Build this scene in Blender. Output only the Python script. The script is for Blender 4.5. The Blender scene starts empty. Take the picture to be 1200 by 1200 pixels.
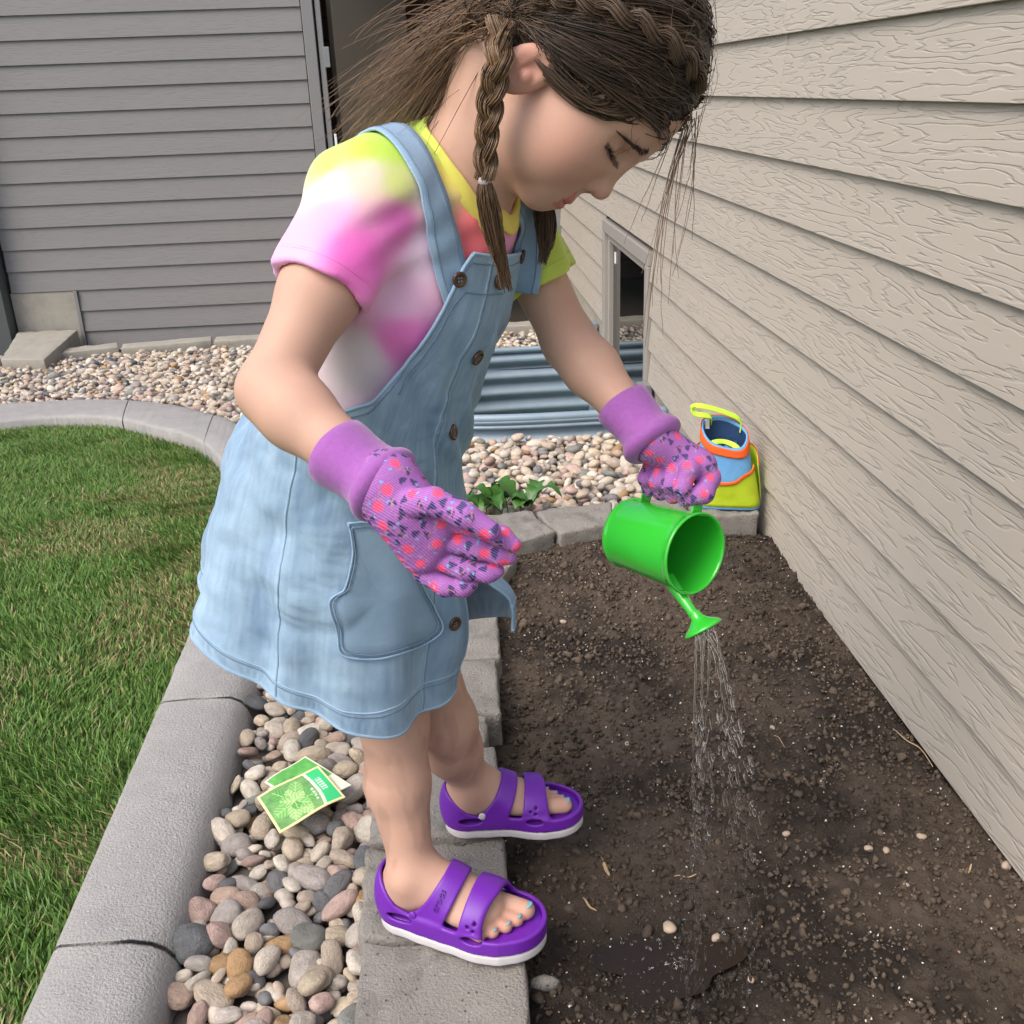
import bpy, math, random
import numpy as np
from mathutils import Vector, Matrix
random.seed(7); rng = np.random.default_rng(11)
S = bpy.context.scene
COL = S.collection

# ------------------------------------------------------------------ camera
FPX, HC = 1200.0, 1.05                      # focal length in photo pixels, camera height (m)
def _ray(px, py):
    v = np.array([px-600., py-600., FPX]); return v/np.linalg.norm(v)
_n = np.cross(_ray(500, 104), _ray(1500, 67)); _n /= np.linalg.norm(_n)
if _n[1] < 0: _n = -_n
_Z = -_n; _Y = _ray(500, 104); _Y = _Y-(_Y@_n)*_n; _Y /= np.linalg.norm(_Y); _X = np.cross(_Y, _Z)
RC = np.stack([_X, _Y, _Z])                 # world = RC @ (right, down, forward)
CAM = np.array([0, 0, HC])
cam_d = bpy.data.cameras.new('camera'); cam = bpy.data.objects.new('camera', cam_d); COL.objects.link(cam)
cam_d.sensor_width = 36; cam_d.sensor_height = 36; cam_d.sensor_fit = 'HORIZONTAL'; cam_d.lens = 36*FPX/1200
cam_d.clip_start = 0.02; cam_d.clip_end = 500
m = Matrix.Identity(4)
for r in range(3):
    m[r][0] = RC[r, 0]; m[r][1] = -RC[r, 1]; m[r][2] = -RC[r, 2]; m[r][3] = CAM[r]
cam.matrix_world = m
S.camera = cam

# ------------------------------------------------------------------ sky, sun, exposure
W = bpy.data.worlds.new('World'); S.world = W; W.use_nodes = True
wn = W.node_tree; bg = wn.nodes['Background']
sky = wn.nodes.new('ShaderNodeTexSky'); sky.sky_type = 'NISHITA'; sky.sun_disc = False
SUN_EL, SUN_AZ = math.radians(52), math.radians(-128)     # azimuth from +Y towards +X
sky.sun_elevation = SUN_EL; sky.sun_rotation = SUN_AZ; sky.air_density = 1.0; sky.dust_density = 4.0; sky.ozone_density = 0.6
wn.links.new(sky.outputs[0], bg.inputs[0]); bg.inputs[1].default_value = 0.145
sun_d = bpy.data.lights.new('sun', 'SUN'); sun_d.energy = 1.25; sun_d.angle = math.radians(38); sun_d.color = (1, .95, .88)
sun = bpy.data.objects.new('sun', sun_d); COL.objects.link(sun)
sd = Vector((math.sin(SUN_AZ)*math.cos(SUN_EL), math.cos(SUN_AZ)*math.cos(SUN_EL), math.sin(SUN_EL)))
sun.rotation_euler = sd.to_track_quat('Z', 'Y').to_euler(); sun.location = (-2, -2, 4)
S.view_settings.view_transform = 'Standard'; S.view_settings.look = 'None'
S.view_settings.exposure = 0.72; S.view_settings.gamma = 1.0
S.cycles.max_bounces = 8; S.cycles.transparent_max_bounces = 16

# ------------------------------------------------------------------ helpers
def G(y):                                    # the yard falls gently away from the planting bed
    return -0.0895*np.maximum(np.asarray(y, float)-2.0, 0)
def un(px, py, z=None, y=None, x=None, t=None, dz=None):
    v = RC@np.array([px-600., py-600., FPX])/FPX
    if dz is not None:
        s = -HC/v[2]
        for _ in range(30): s = (G(CAM[1]+v[1]*s)+dz-HC)/v[2]
        s = float(s)
    elif z is not None: s = (z-HC)/v[2]
    elif y is not None: s = y/v[1]
    elif x is not None: s = x/v[0]
    else: s = t
    return CAM+v*s
def smooth(a, b, x):
    t = np.clip((x-a)/(b-a), 0, 1); return t*t*(3-2*t)
_lat = rng.random((256, 256))
def vnoise(x, y):
    xi = np.floor(x).astype(int); yi = np.floor(y).astype(int); fx = x-xi; fy = y-yi
    fx = fx*fx*(3-2*fx); fy = fy*fy*(3-2*fy); g = lambda a, b: _lat[a & 255, b & 255]
    return (g(xi, yi)*(1-fx)+g(xi+1, yi)*fx)*(1-fy)+(g(xi, yi+1)*(1-fx)+g(xi+1, yi+1)*fx)*fy
def fbm(x, y, o=4):
    s = 0; a = .5
    for i in range(o): s = s+a*vnoise(x*2**i+17*i, y*2**i+31*i); a *= .5
    return s
def tag(o, label=None, cat=None, group=None, kind=None):
    if label: o['label'] = label
    if cat: o['category'] = cat
    if group: o['group'] = group
    if kind: o['kind'] = kind
    return o
def empty(name, loc, label=None, cat=None, group=None, kind=None):
    o = bpy.data.objects.new(name, None); COL.objects.link(o); o.location = loc; o.empty_display_size = .05
    return tag(o, label, cat, group, kind)
def link(name, me, parent=None):
    o = bpy.data.objects.new(name, me); COL.objects.link(o)
    if parent is not None:
        o.parent = parent
        p = parent; M = Matrix.Identity(4)
        while p is not None: M = p.matrix_parent_inverse @ p.matrix_basis @ M; p = p.parent
        o.matrix_parent_inverse = M.inverted()
    return o
def mesh(name, V, F, mat=None, parent=None, col=None, smooth_=True, F2=None):
    """one mesh object from numpy arrays (F: n x 3 or n x 4, F2 optional second face array)"""
    me = bpy.data.meshes.new(name); V = np.asarray(V, np.float32)
    Fs = [np.asarray(f, np.int32) for f in (F, F2) if f is not None and len(f)]
    nl = sum(f.size for f in Fs); nf = sum(len(f) for f in Fs)
    me.vertices.add(len(V)); me.vertices.foreach_set('co', V.ravel())
    me.loops.add(nl); me.loops.foreach_set('vertex_index', np.concatenate([f.ravel() for f in Fs]))
    me.polygons.add(nf)
    tot = np.concatenate([np.full(len(f), f.shape[1], np.int32) for f in Fs])
    me.polygons.foreach_set('loop_start', np.concatenate([[0], np.cumsum(tot)[:-1]]).astype(np.int32))
    me.polygons.foreach_set('loop_total', tot)
    me.update(calc_edges=True)
    if smooth_: me.polygons.foreach_set('use_smooth', np.ones(nf, bool))
    if col is not None:
        a = me.color_attributes.new('Col', 'FLOAT_COLOR', 'POINT')
        c = np.ones((len(V), 4), np.float32); c[:, :3] = col; a.data.foreach_set('color', c.ravel())
    if mat: me.materials.append(mat)
    me.validate()
    return link(name, me, parent)
class MB:
    """collects simple pieces into one mesh"""
    def __init__(s): s.v = []; s.f = []; s.n = 0
    def add(s, V, F):
        V = np.asarray(V, float); s.v.append(V); s.f += [tuple(int(i)+s.n for i in f) for f in F]; s.n += len(V)
    def box(s, c, d, ax=None):
        c = np.asarray(c, float); d = np.asarray(d, float)/2; A = np.eye(3) if ax is None else np.asarray(ax)
        p = np.array([[x, y, z] for x in (-1, 1) for y in (-1, 1) for z in (-1, 1)])*d
        s.add(c+p@A, [(0, 1, 3, 2), (4, 6, 7, 5), (0, 4, 5, 1), (2, 3, 7, 6), (0, 2, 6, 4), (1, 5, 7, 3)])
    def hexa(s, bottom, top):
        s.add(np.vstack([bottom, top]), [(3, 2, 1, 0), (4, 5, 6, 7)]+[(i, (i+1) % 4, 4+(i+1) % 4, 4+i) for i in range(4)])
    def tube(s, P, r, n=8, cap=True):
        V, F = tube_vf(P, r, n, cap); s.add(V, F)
    def build(s, name, mat, parent=None, bevel=0, smooth_=False, seg=2):
        me = bpy.data.meshes.new(name); me.from_pydata(np.vstack(s.v).tolist(), [], s.f); me.update()
        if smooth_: me.polygons.foreach_set('use_smooth', np.ones(len(me.polygons), bool))
        if mat: me.materials.append(mat)
        o = link(name, me, parent)
        if bevel:
            b = o.modifiers.new('bevel', 'BEVEL'); b.width = bevel; b.segments = seg; b.limit_method = 'ANGLE'; b.angle_limit = .6
        return o
def frames(P):
    P = np.asarray(P, float); T = np.gradient(P, axis=0); T /= np.linalg.norm(T, axis=1)[:, None]+1e-12
    u = np.cross(T[0], [0, 0, 1.]);
    if np.linalg.norm(u) < .1: u = np.cross(T[0], [1., 0, 0])
    u /= np.linalg.norm(u); U = [u]
    for i in range(1, len(P)):
        u = U[-1]-(U[-1]@T[i])*T[i]; u /= np.linalg.norm(u)+1e-12; U.append(u)
    U = np.array(U); return T, U, np.cross(T, U)
def tube_vf(P, r, n=8, cap=True):
    P = np.asarray(P, float); r = np.broadcast_to(np.asarray(r, float), (len(P),)); T, U, Vv = frames(P)
    a = np.arange(n)*2*np.pi/n
    V = (P[:, None]+r[:, None, None]*(np.cos(a)[None, :, None]*U[:, None]+np.sin(a)[None, :, None]*Vv[:, None])).reshape(-1, 3)
    F = [(i*n+j, i*n+(j+1) % n, (i+1)*n+(j+1) % n, (i+1)*n+j) for i in range(len(P)-1) for j in range(n)]
    if cap: F += [tuple(range(n))[::-1], tuple((len(P)-1)*n+j for j in range(n))]
    return V, F
def spline(P, n):
    """Catmull-Rom through P"""
    P = np.asarray(P, float); Q = np.vstack([2*P[0]-P[1], P, 2*P[-1]-P[-2]]); out = []
    ts = np.linspace(0, len(P)-1, n)
    for t in ts:
        i = min(int(t), len(P)-2); u = t-i; a, b, c, d = Q[i:i+4]
        out.append(.5*(2*b+(c-a)*u+(2*a-5*b+4*c-d)*u*u+(3*b-a-3*c+d)*u**3))
    return np.array(out)

# ------------------------------------------------------------------ materials
class NT:
    def __init__(s, name):
        s.m = bpy.data.materials.new(name); s.m.use_nodes = True; s.t = s.m.node_tree; s.b = s.t.nodes['Principled BSDF']
    def n(s, typ, **k):
        o = s.t.nodes.new('ShaderNode'+typ)
        for a, b in k.items(): setattr(o, a, b)
        return o
    def l(s, a, b): s.t.links.new(a, b)
    def coord(s, scale=(1, 1, 1), kind='Object', rnd=0):
        tc = s.n('TexCoord'); mp = s.n('Mapping'); mp.inputs['Scale'].default_value = scale
        s.l(tc.outputs[kind], mp.inputs[0])
        if rnd:
            oi = s.n('ObjectInfo'); mu = s.n('Math', operation='MULTIPLY'); mu.inputs[1].default_value = rnd
            s.l(oi.outputs['Random'], mu.inputs[0]); s.l(mu.outputs[0], mp.inputs['Location'])
        return mp.outputs[0]
    def noise(s, vec, scale, detail=4, rough=.55, dist=0):
        o = s.n('TexNoise'); s.l(vec, o.inputs['Vector']); o.inputs['Scale'].default_value = scale
        o.inputs['Detail'].default_value = detail; o.inputs['Roughness'].default_value = rough; o.inputs['Distortion'].default_value = dist
        return o.outputs['Fac']
    def ramp(s, fac, stops):
        r = s.n('ValToRGB'); s.l(fac, r.inputs[0]); e = r.color_ramp.elements
        while len(e) < len(stops): e.new(.5)
        for i, (p, c) in enumerate(stops):
            e[i].position = p; e[i].color = (*c, 1) if len(c) == 3 else c
        return r.outputs[0]
    def mix(s, fac, a, b, mode='MIX'):
        o = s.n('Mix', data_type='RGBA', blend_type=mode)
        for v, i in ((fac, 0), (a, 6), (b, 7)):
            if isinstance(v, (int, float)): o.inputs[i].default_value = v
            elif isinstance(v, tuple): o.inputs[i].default_value = (*v, 1)
            else: s.l(v, o.inputs[i])
        return o.outputs[2]
    def math(s, op, a, b=None):
        o = s.n('Math', operation=op)
        for i, v in enumerate((a, b)):
            if v is None: continue
            if isinstance(v, (int, float)): o.inputs[i].default_value = v
            else: s.l(v, o.inputs[i])
        return o.outputs[0]
    def bump(s, h, strength=.3, dist=.002, prev=None):
        o = s.n('Bump'); o.inputs['Strength'].default_value = strength; o.inputs['Distance'].default_value = dist
        s.l(h, o.inputs['Height'])
        if prev is not None: s.l(prev, o.inputs['Normal'])
        s.l(o.outputs[0], s.b.inputs['Normal']); return o.outputs[0]
    def col(s, c):
        if isinstance(c, tuple): s.b.inputs['Base Color'].default_value = (*c, 1)
        else: s.l(c, s.b.inputs['Base Color'])
    def set(s, **k):
        for a, v in k.items(): s.b.inputs[a.replace('_', ' ')].default_value = v
        return s
    def attr(s, name='Col'):
        a = s.n('Attribute', attribute_name=name); return a.outputs['Color']
def plain(name, c, rough=.6, var=.12, nscale=30, bump=0, **k):
    t = NT(name); v = t.coord(); n = t.noise(v, nscale)
    t.col(t.mix(n, tuple(x*(1-var) for x in c), tuple(min(1, x*(1+var)) for x in c))); t.set(Roughness=rough, **k)
    if bump: t.bump(t.noise(v, nscale*8, 3), bump, .002)
    return t.m
def siding(name, c, gs=1.0):
    t = NT(name); g = t.n('NewGeometry'); sp = t.n('SeparateXYZ'); t.l(g.outputs['Position'], sp.inputs[0])
    oi = t.n('ObjectInfo'); al = t.math('ADD', sp.outputs[0], sp.outputs[1])
    cb = t.n('CombineXYZ'); t.l(t.math('MULTIPLY', al, 1.7), cb.inputs[0]); t.l(t.math('MULTIPLY', sp.outputs[2], 17.), cb.inputs[1])
    t.l(t.math('MULTIPLY', oi.outputs['Random'], 37.), cb.inputs[2])
    n1 = t.noise(cb.outputs[0], 1.0, 3.5, .5, .22)
    cb2 = t.n('CombineXYZ'); t.l(t.math('MULTIPLY', al, 9.), cb2.inputs[0]); t.l(t.math('MULTIPLY', sp.outputs[2], 40.), cb2.inputs[1])
    n2 = t.noise(cb2.outputs[0], 1.0, 3, .6)
    ph = t.math('ADD', t.math('MULTIPLY', n1, 78.), t.math('MULTIPLY', n2, 7.0))
    w = t.math('SINE', ph)
    r = t.n('MapRange', interpolation_type='SMOOTHSTEP'); t.l(w, r.inputs[0]); r.inputs[1].default_value = -1.0; r.inputs[2].default_value = -.45
    mask = t.n('MapRange', interpolation_type='SMOOTHSTEP'); t.l(n2, mask.inputs[0]); mask.inputs[1].default_value = .3; mask.inputs[2].default_value = .62
    h = t.math('ADD', r.outputs[0], t.math('MULTIPLY', n2, .5))
    b = t.bump(h, .55*gs, .0019)
    base = t.mix(t.noise(cb.outputs[0], .6, 4), tuple(x*.93 for x in c), tuple(x*1.06 for x in c))
    t.col(t.mix(t.math('MULTIPLY', t.math('SUBTRACT', 1., r.outputs[0]), .20*gs), base, tuple(x*.55 for x in c)))
    t.set(Roughness=.62); t.b.inputs['Specular IOR Level'].default_value = .35
    return t.m
def concrete(name, c, pits=.5):
    t = NT(name); v = t.coord(); n = t.noise(v, 9, 5); f = t.noise(v, 260, 3); vo = t.n('TexVoronoi'); t.l(v, vo.inputs[0]); vo.inputs['Scale'].default_value = 95
    vr = t.n('TexVoronoi', feature='F1'); t.l(v, vr.inputs[0]); vr.inputs['Scale'].default_value = 120; vr.inputs['Randomness'].default_value = 1
    pit = t.n('MapRange', interpolation_type='SMOOTHSTEP'); t.l(vo.outputs['Distance'], pit.inputs[0]); pit.inputs[1].default_value = .10; pit.inputs[2].default_value = .22
    gate = t.n('MapRange'); t.l(t.noise(v, 40, 2), gate.inputs[0]); gate.inputs[1].default_value = .5; gate.inputs[2].default_value = .6
    p = t.math('MAXIMUM', pit.outputs[0], t.math('SUBTRACT', 1., t.math('MULTIPLY', gate.outputs[0], pits)))
    base = t.mix(n, tuple(x*.82 for x in c), tuple(x*1.15 for x in c)); base = t.mix(t.math('MULTIPLY', f, .55), base, tuple(x*.55 for x in c)); sp_ = t.n('MapRange', interpolation_type='SMOOTHSTEP'); t.l(vr.outputs['Distance'], sp_.inputs[0]); sp_.inputs[1].default_value = .16; sp_.inputs[2].default_value = .08; base = t.mix(t.math('MULTIPLY', sp_.outputs[0], .55), base, tuple(min(1, x*1.7) for x in c))
    base = t.mix(p, tuple(x*.42 for x in c), base); st = t.n('MapRange', interpolation_type='SMOOTHSTEP'); t.l(t.noise(v, 16, 5, .7), st.inputs[0]); st.inputs[1].default_value = .50; st.inputs[2].default_value = .64; base = t.mix(t.math('MULTIPLY', st.outputs[0], .55*pits), base, tuple(x*.45 for x in c))
    t.col(base); t.set(Roughness=.9)
    t.bump(t.math('ADD', t.math('ADD', t.math('MULTIPLY', n, 1.5), t.math('MULTIPLY', f, 1.3)), p), .8, .003)
    return t.m
# ================================================================== SETTING
XW = 0.797                                   # face of the house wall
M_tan = siding('tan_siding', (.42, .38, .325)); M_grey = siding('grey_siding', (.215, .21, .208), .55)
M_conc = concrete('curb_concrete', (.37, .36, .345), .3); M_block = concrete('block_concrete', (.27, .255, .23), 1.0)
M_found = concrete('foundation_concrete', (.38, .36, .31), .4)
M_trim = plain('grey_trim', (.20, .20, .20), .5, .06); M_frame = plain('window_frame_paint', (.33, .31, .28), .45, .05)
M_dark = plain('dark_interior', (.03, .025, .02), .8)

# --- soil bed --------------------------------------------------------------
def soil_z(x, y):
    z = -.005+.035*(fbm(x*5, y*5, 3)-.45)+.022*(fbm(x*22, y*22, 3)-.45)
    z = z-.03*smooth(.62, .80, x)+.02*smooth(1.6, 2.15, y)
    pud = np.exp(-(((x-.235)/.10)**2+((y-.985)/.065)**2)); return z-.028*pud
gx, gy = np.meshgrid(np.arange(-.06, .86, .004), np.arange(.30, 2.42, .004), indexing='ij')
sz = soil_z(gx, gy); sz = sz+.013*(fbm(gx*75, gy*75, 3)-.45)*(1-.7*np.exp(-(((gx-.235)/.11)**2+((gy-.985)/.07)**2)))
nx, ny = gx.shape; idx = np.arange(nx*ny).reshape(nx, ny)
t = NT('soil_earth'); v = t.coord(); n1 = t.noise(v, 3.2, 4, .6); n2 = t.noise(v, 60, 6, .7); n3 = t.noise(v, 420, 3, .6)
a = t.mix(n2, (.034, .025, .018), (.128, .097, .072)); a = t.mix(t.math('MULTIPLY', n3, .5), a, (.15, .115, .088))
wet = t.n('MapRange', interpolation_type='SMOOTHSTEP'); t.l(t.math('ADD', n1, t.math('MULTIPLY', t.noise(v, 30, 3), .22)), wet.inputs[0]); wet.inputs[1].default_value = .55; wet.inputs[2].default_value = .72
w2 = t.n('Attribute', attribute_name='Col'); wm = t.math('MAXIMUM', wet.outputs[0], w2.outputs['Fac'])
t.col(t.mix(wm, a, t.mix(n2, (.012, .009, .007), (.040, .029, .021))))
rr = t.n('MapRange'); t.l(wm, rr.inputs[0]); rr.inputs[3].default_value = .95; rr.inputs[4].default_value = .62; t.l(rr.outputs[0], t.b.inputs['Roughness'])
t.b.inputs['Specular IOR Level'].default_value = .3
t.bump(t.math('ADD', t.noise(v, 150, 6, .75), t.math('MULTIPLY', n3, .4)), 1.0, .006); M_soil = t.m
def wetness(x, y): return np.clip(1.3*np.exp(-(((x-.24)/.17)**2+((y-.97)/.12)**2)), 0, 1)
wc = wetness(gx, gy).ravel(); 
soil = mesh('soil', np.c_[gx.ravel(), gy.ravel(), sz.ravel()], np.c_[idx[:-1, :-1].ravel(), idx[1:, :-1].ravel(), idx[1:, 1:].ravel(), idx[:-1, 1:].ravel()], M_soil, col=np.c_[wc, wc, wc])
tag(soil, kind='structure')
def ico(sub):
    import bmesh
    b = bmesh.new(); bmesh.ops.create_icosphere(b, subdivisions=sub, radius=1); b.verts.ensure_lookup_table()
    V = np.array([v.co for v in b.verts]); F = np.array([[v.index for v in f.verts] for f in b.faces]); b.free(); return V, F
ICO1, ICO2, ICO3 = ico(1), ico(2), ico(3)
def rand_rot(n, tilt):
    a = rng.uniform(0, 2*np.pi, n); b = rng.normal(0, tilt, n); c = rng.normal(0, tilt, n)
    ca, sa, cb_, sb, cc, sc = np.cos(a), np.sin(a), np.cos(b), np.sin(b), np.cos(c), np.sin(c); z = np.zeros(n); o = np.ones(n)
    Rz = np.array([[ca, -sa, z], [sa, ca, z], [z, z, o]]).transpose(2, 0, 1); Rx = np.array([[o, z, z], [z, cb_, -sb], [z, sb, cb_]]).transpose(2, 0, 1)
    Ry = np.array([[cc, z, sc], [z, o, z], [-sc, z, cc]]).transpose(2, 0, 1); return Rz@Rx@Ry
def scatter(name, base, pos, scl, rot, mat, col=None, parent=None, smooth_=True):
    """many small pieces as one mesh; base = list of (V,F) variants"""
    VV, FF, CC, off = [], [], [], 0
    k = rng.integers(0, len(base), len(pos))
    for b, (V, F) in enumerate(base):
        s = np.where(k == b)[0]
        if not len(s): continue
        P = np.einsum('nij,nkj->nki', rot[s], V[None]*scl[s][:, None])+pos[s][:, None]
        VV.append(P.reshape(-1, 3)); FF.append((F[None]+np.arange(len(s))[:, None, None]*len(V)).reshape(-1, F.shape[1])+off); off += P.shape[0]*P.shape[1]
        if col is not None: CC.append(np.repeat(col[s], len(V), 0))
    return mesh(name, np.vstack(VV), np.vstack(FF), mat, parent, np.vstack(CC) if col is not None else None, smooth_)
def lumpy(V, amp, seed, f=1.6):
    r = np.random.default_rng(seed); d = np.zeros(len(V))
    for _ in range(5):
        k = r.normal(0, f, 3); d += np.sin(V@k+r.uniform(0, 6.3))
    return V*(1+amp*d/2.2)[:, None]
# crumbs, clods, perlite specks, chips lying on the soil
clodv = [(lumpy(ICO1[0], .48, s, 3.2), ICO1[1]) for s in range(6)]
def on_soil(n):
    x = rng.uniform(.03, .79, n); y = rng.uniform(.55, 2.3, n)**1.0; return x, y
t = NT('soil_clod'); v = t.coord(); t.col(t.mix(t.math('MULTIPLY', t.noise(v, 90, 4), .6), t.attr(), (.03, .022, .016))); t.set(Roughness=.95); t.bump(t.noise(v, 300, 4), .6, .002); M_clod = t.m
N = 21000; x, y = on_soil(N); s = .0014+.0042*rng.random(N)**3.0; s[:260] = rng.uniform(.005, .010, 260)
dk = fbm(x*3.2, y*3.2, 3)[:, None]; wv = wetness(x, y)[:, None]
cc = (np.array([.125, .093, .066])*(.6+.7*rng.random((N, 1))))*(1-.6*np.clip(wv+smooth(.5, .62, dk), 0, 1))
cl = scatter('soil_clods', clodv, np.c_[x, y, soil_z(x, y)+s*.35], s[:, None]*rng.uniform(.7, 1.25, (N, 3)), rand_rot(N, 1.), M_clod, cc, soil); tag(cl, kind='stuff')
N = 900; x, y = on_soil(N); s = rng.uniform(.0006, .0017, N)
M_attr = NT('chip'); M_attr.col(M_attr.attr()); M_attr.set(Roughness=.8); M_attr = M_attr.m
cc = np.where(rng.random((N, 1)) < .75, np.array([[.62, .59, .53]]), np.array([[.36, .25, .15]]))
pl = scatter('soil_specks', clodv, np.c_[x, y, soil_z(x, y)+.0045], s[:, None]*rng.uniform(.7, 1.4, (N, 3)), rand_rot(N, 1.), M_attr, cc, soil); tag(pl, kind='stuff')
# countable bits on the soil: small pebbles, wood chips and straws
peb = [mesh_ for mesh_ in range(4)]
M_peb = plain('bed_pebble', (.42, .33, .25), .8, .3, 60, .3); M_straw = plain('dry_straw', (.42, .30, .17), .8, .2)
for i, (px, py, r) in enumerate([(1017, 997, .006), (1038, 1000, .005), (1081, 976, .006), (840, 1088, .006), (785, 1082, .009), (637, 1160, .014), (905, 855, .005), (660, 735, .006), (1184, 993, .008), (880, 1140, .005), (922, 975, .006), (735, 870, .005), (1062, 1040, .004), (1045, 610, .005)]):
    p = un(px, py, z=0.0); p[2] = float(soil_z(p[0], p[1]))+r*.5
    V = lumpy(ICO2[0], .2, i, 1.8)*np.array([1.2, .85, .7])*r
    o = mesh('pebble', V, ICO2[1], M_peb if i != 5 else M_block); o.location = p; o.rotation_euler = (0, 0, i*1.3)
    tag(o, 'small pale pebble lying on the dark soil' if i != 5 else 'grey brown stone half sunk in soil beside the purple sandal', 'pebble', 'pebbles on the soil' if i != 5 else None)
for i, (pts, r) in enumerate([([(790, 1028), (805, 1025), (822, 1022)], .0012), ([(1048, 838), (1062, 850), (1080, 858), (1096, 880)], .0013), ([(683, 1052), (690, 1062), (699, 1069)], .0016), ([(906, 868), (915, 871), (919, 880)], .0008), ([(704, 1004), (710, 1016), (714, 1026)], .003), ([(1140, 1005), (1136, 1018)], .0016)]):
    P = np.array([un(a, b, z=.0) for a, b in pts]); P[:, 2] = soil_z(P[:, 0], P[:, 1])+.006; P = spline(P, 10); P[:, 2] += .002*np.sin(np.arange(10)*.9)
    V, F = tube_vf(P, r*(1-.5*np.linspace(-1, 1, 10)**2), 5); b = MB(); b.add(V, F); o = b.build('straw', M_straw, smooth_=True)
    tag(o, ['short dry straw lying on soil near the puddle', 'long curled dry stalk on soil against the siding', 'dry stem piece on soil by the sandal toe', 'thin hooked straw on open soil', 'broad tan bark chip on soil', 'brown wood sliver on soil near the wall'][i], 'straw')
# puddle where the water lands
ang = np.linspace(0, 2*np.pi, 64, endpoint=False); pr_ = 1+.25*np.sin(3*ang+1)+.15*np.sin(5*ang)
pv = np.vstack([[.235, .985, -.0135], np.c_[.235+.088*pr_*np.cos(ang), .985+.056*pr_*np.sin(ang), np.full(64, -.0135)]])
t = NT('muddy_water'); t.col((.022, .015, .010)); t.set(Roughness=.04, IOR=1.33); v = t.coord(); t.bump(t.noise(v, 45, 2), .25, .004); M_pud = t.m
pud = mesh('puddle', pv, np.array([[0, i+1, (i+1) % 64+1] for i in range(64)]), M_pud); tag(pud, kind='structure')

# --- near edging blocks -----------------------------------------------------
def rough_block(name, quad, z0, z1, seed, parent, mat, amp=.0048, cuts=9):
    """quad: 4 ground corners (x,y) anticlockwise; a worn cast-concrete block"""
    import bmesh
    b = bmesh.new(); q = np.asarray(quad, float)[:, :2]
    zt = z1 if np.ndim(z1) else np.full(4, z1)
    vs = [b.verts.new((*p, z0)) for p in q]+[b.verts.new((*p, zt[i])) for i, p in enumerate(q)]
    for f in [(3, 2, 1, 0), (4, 5, 6, 7)]+[(i, (i+1) % 4, 4+(i+1) % 4, 4+i) for i in range(4)]: b.faces.new([vs[i] for i in f])
    bmesh.ops.bevel(b, geom=list(b.edges), offset=.006, segments=2, affect='EDGES', profile=.5)
    bmesh.ops.subdivide_edges(b, edges=[e for e in b.edges if e.calc_length() > .03], cuts=cuts, use_grid_fill=True)
    b.normal_update(); r = np.random.default_rng(seed); o1 = r.uniform(0, 50, 2)
    for w in b.verts:
        p = np.array(w.co); d = amp*(fbm(p[0]*38+o1[0]+p[2]*30, p[1]*38+o1[1]-p[2]*24, 3)-.5)*2
        e = max(0, 1-abs(p[2]-zt.mean())/.012); w.co += w.normal*d*(1+1.2*e)
    me = bpy.data.meshes.new(name); b.to_mesh(me); b.free(); me.polygons.foreach_set('use_smooth', np.ones(len(me.polygons), bool)); me.materials.append(mat)
    return link(name, me, parent)
edging = empty('garden_edging', (-.05, 1.2, 0), 'row of worn grey concrete edging blocks bordering the dark soil bed', 'edging')
YB = [.52, .745, .985, 1.18, 1.385, 1.50, 1.68, 1.86, 2.02]; XR = [.055, .052, .042, .043, .034, .062, .075, .078]; XL = [-.145, -.15, -.152, -.150, -.148, -.13, -.12, -.10]
for i in range(8):
    sk = .03*math.sin(i*2.1)
    rough_block('block', [(XL[i], YB[i]+.004-sk), (XR[i], YB[i]+.004+sk*.6), (XR[i]+.004, YB[i+1]-.003+.03*.6*math.sin((i+1)*2.1)), (XL[i], YB[i+1]-.003-.03*math.sin((i+1)*2.1))], -.06, .058+.004*math.sin(i*5), i, edging, M_block)
def q4(pts, z): return [un(a, b, z=z)[:2] for a, b in pts]
cross = [[(590, 640), (651, 622), (622, 597), (556, 604)], [(656, 625), (720, 612), (716, 588), (626, 597)], [(724, 612), (808, 606), (800, 584), (720, 588)], [(812, 606), (890, 601), (874, 580), (804, 584)]]
for i, q in enumerate(cross): rough_block('block', q4(q, .055), -.08, .055, 20+i, edging, M_block)
rough_block('block', [(-.09, 2.03), (.10, 2.03), (.14, 2.12), (-.02, 2.36)], -.08, .052, 40, edging, M_block)

# --- mow kerb ---------------------------------------------------------------
out_px = [(25, 1200), (88, 1048), (153, 899), (199, 780), (227, 720)]; in_px = [(185, 1200), (212, 1087), (250, 983), (288, 830)]
Oa = [un(*p, dz=.05)[:2] for p in out_px]; Ia = [un(*p, dz=.04)[:2] for p in in_px]
Of = [un(*p, dz=.05)[:2] for p in [(260, 543), (227, 512), (177, 498), (130, 488), (67, 487), (0, 492)]]; If = [un(*p, dz=.05)[:2] for p in [(283, 490), (240, 475), (200, 466), (133, 461), (60, 463), (0, 467)]]
xo = np.mean([p[0] for p in Oa[:4]]); xi = np.mean([p[0] for p in Ia])
Opts = np.array([(xo, .35), (xo, .9), (xo, 1.5), (xo-.005, 2.0), (xo-.03, 2.45)]+[tuple(p) for p in Of]+[(Of[-1][0]-.6, Of[-1][1]-.12)])
Ipts = np.array([(xi, .35), (xi, .9), (xi, 1.5), (xi, 2.1), (xi-.05, 2.75)]+[tuple(p) for p in If]+[(If[-1][0]-.6, If[-1][1]-.12)])
KN = 240; KO = spline(Opts, KN); KI = spline(Ipts, KN)
kerb = empty('kerb', (xo, 1, 0), kind='structure')
joints = [0]
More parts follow.
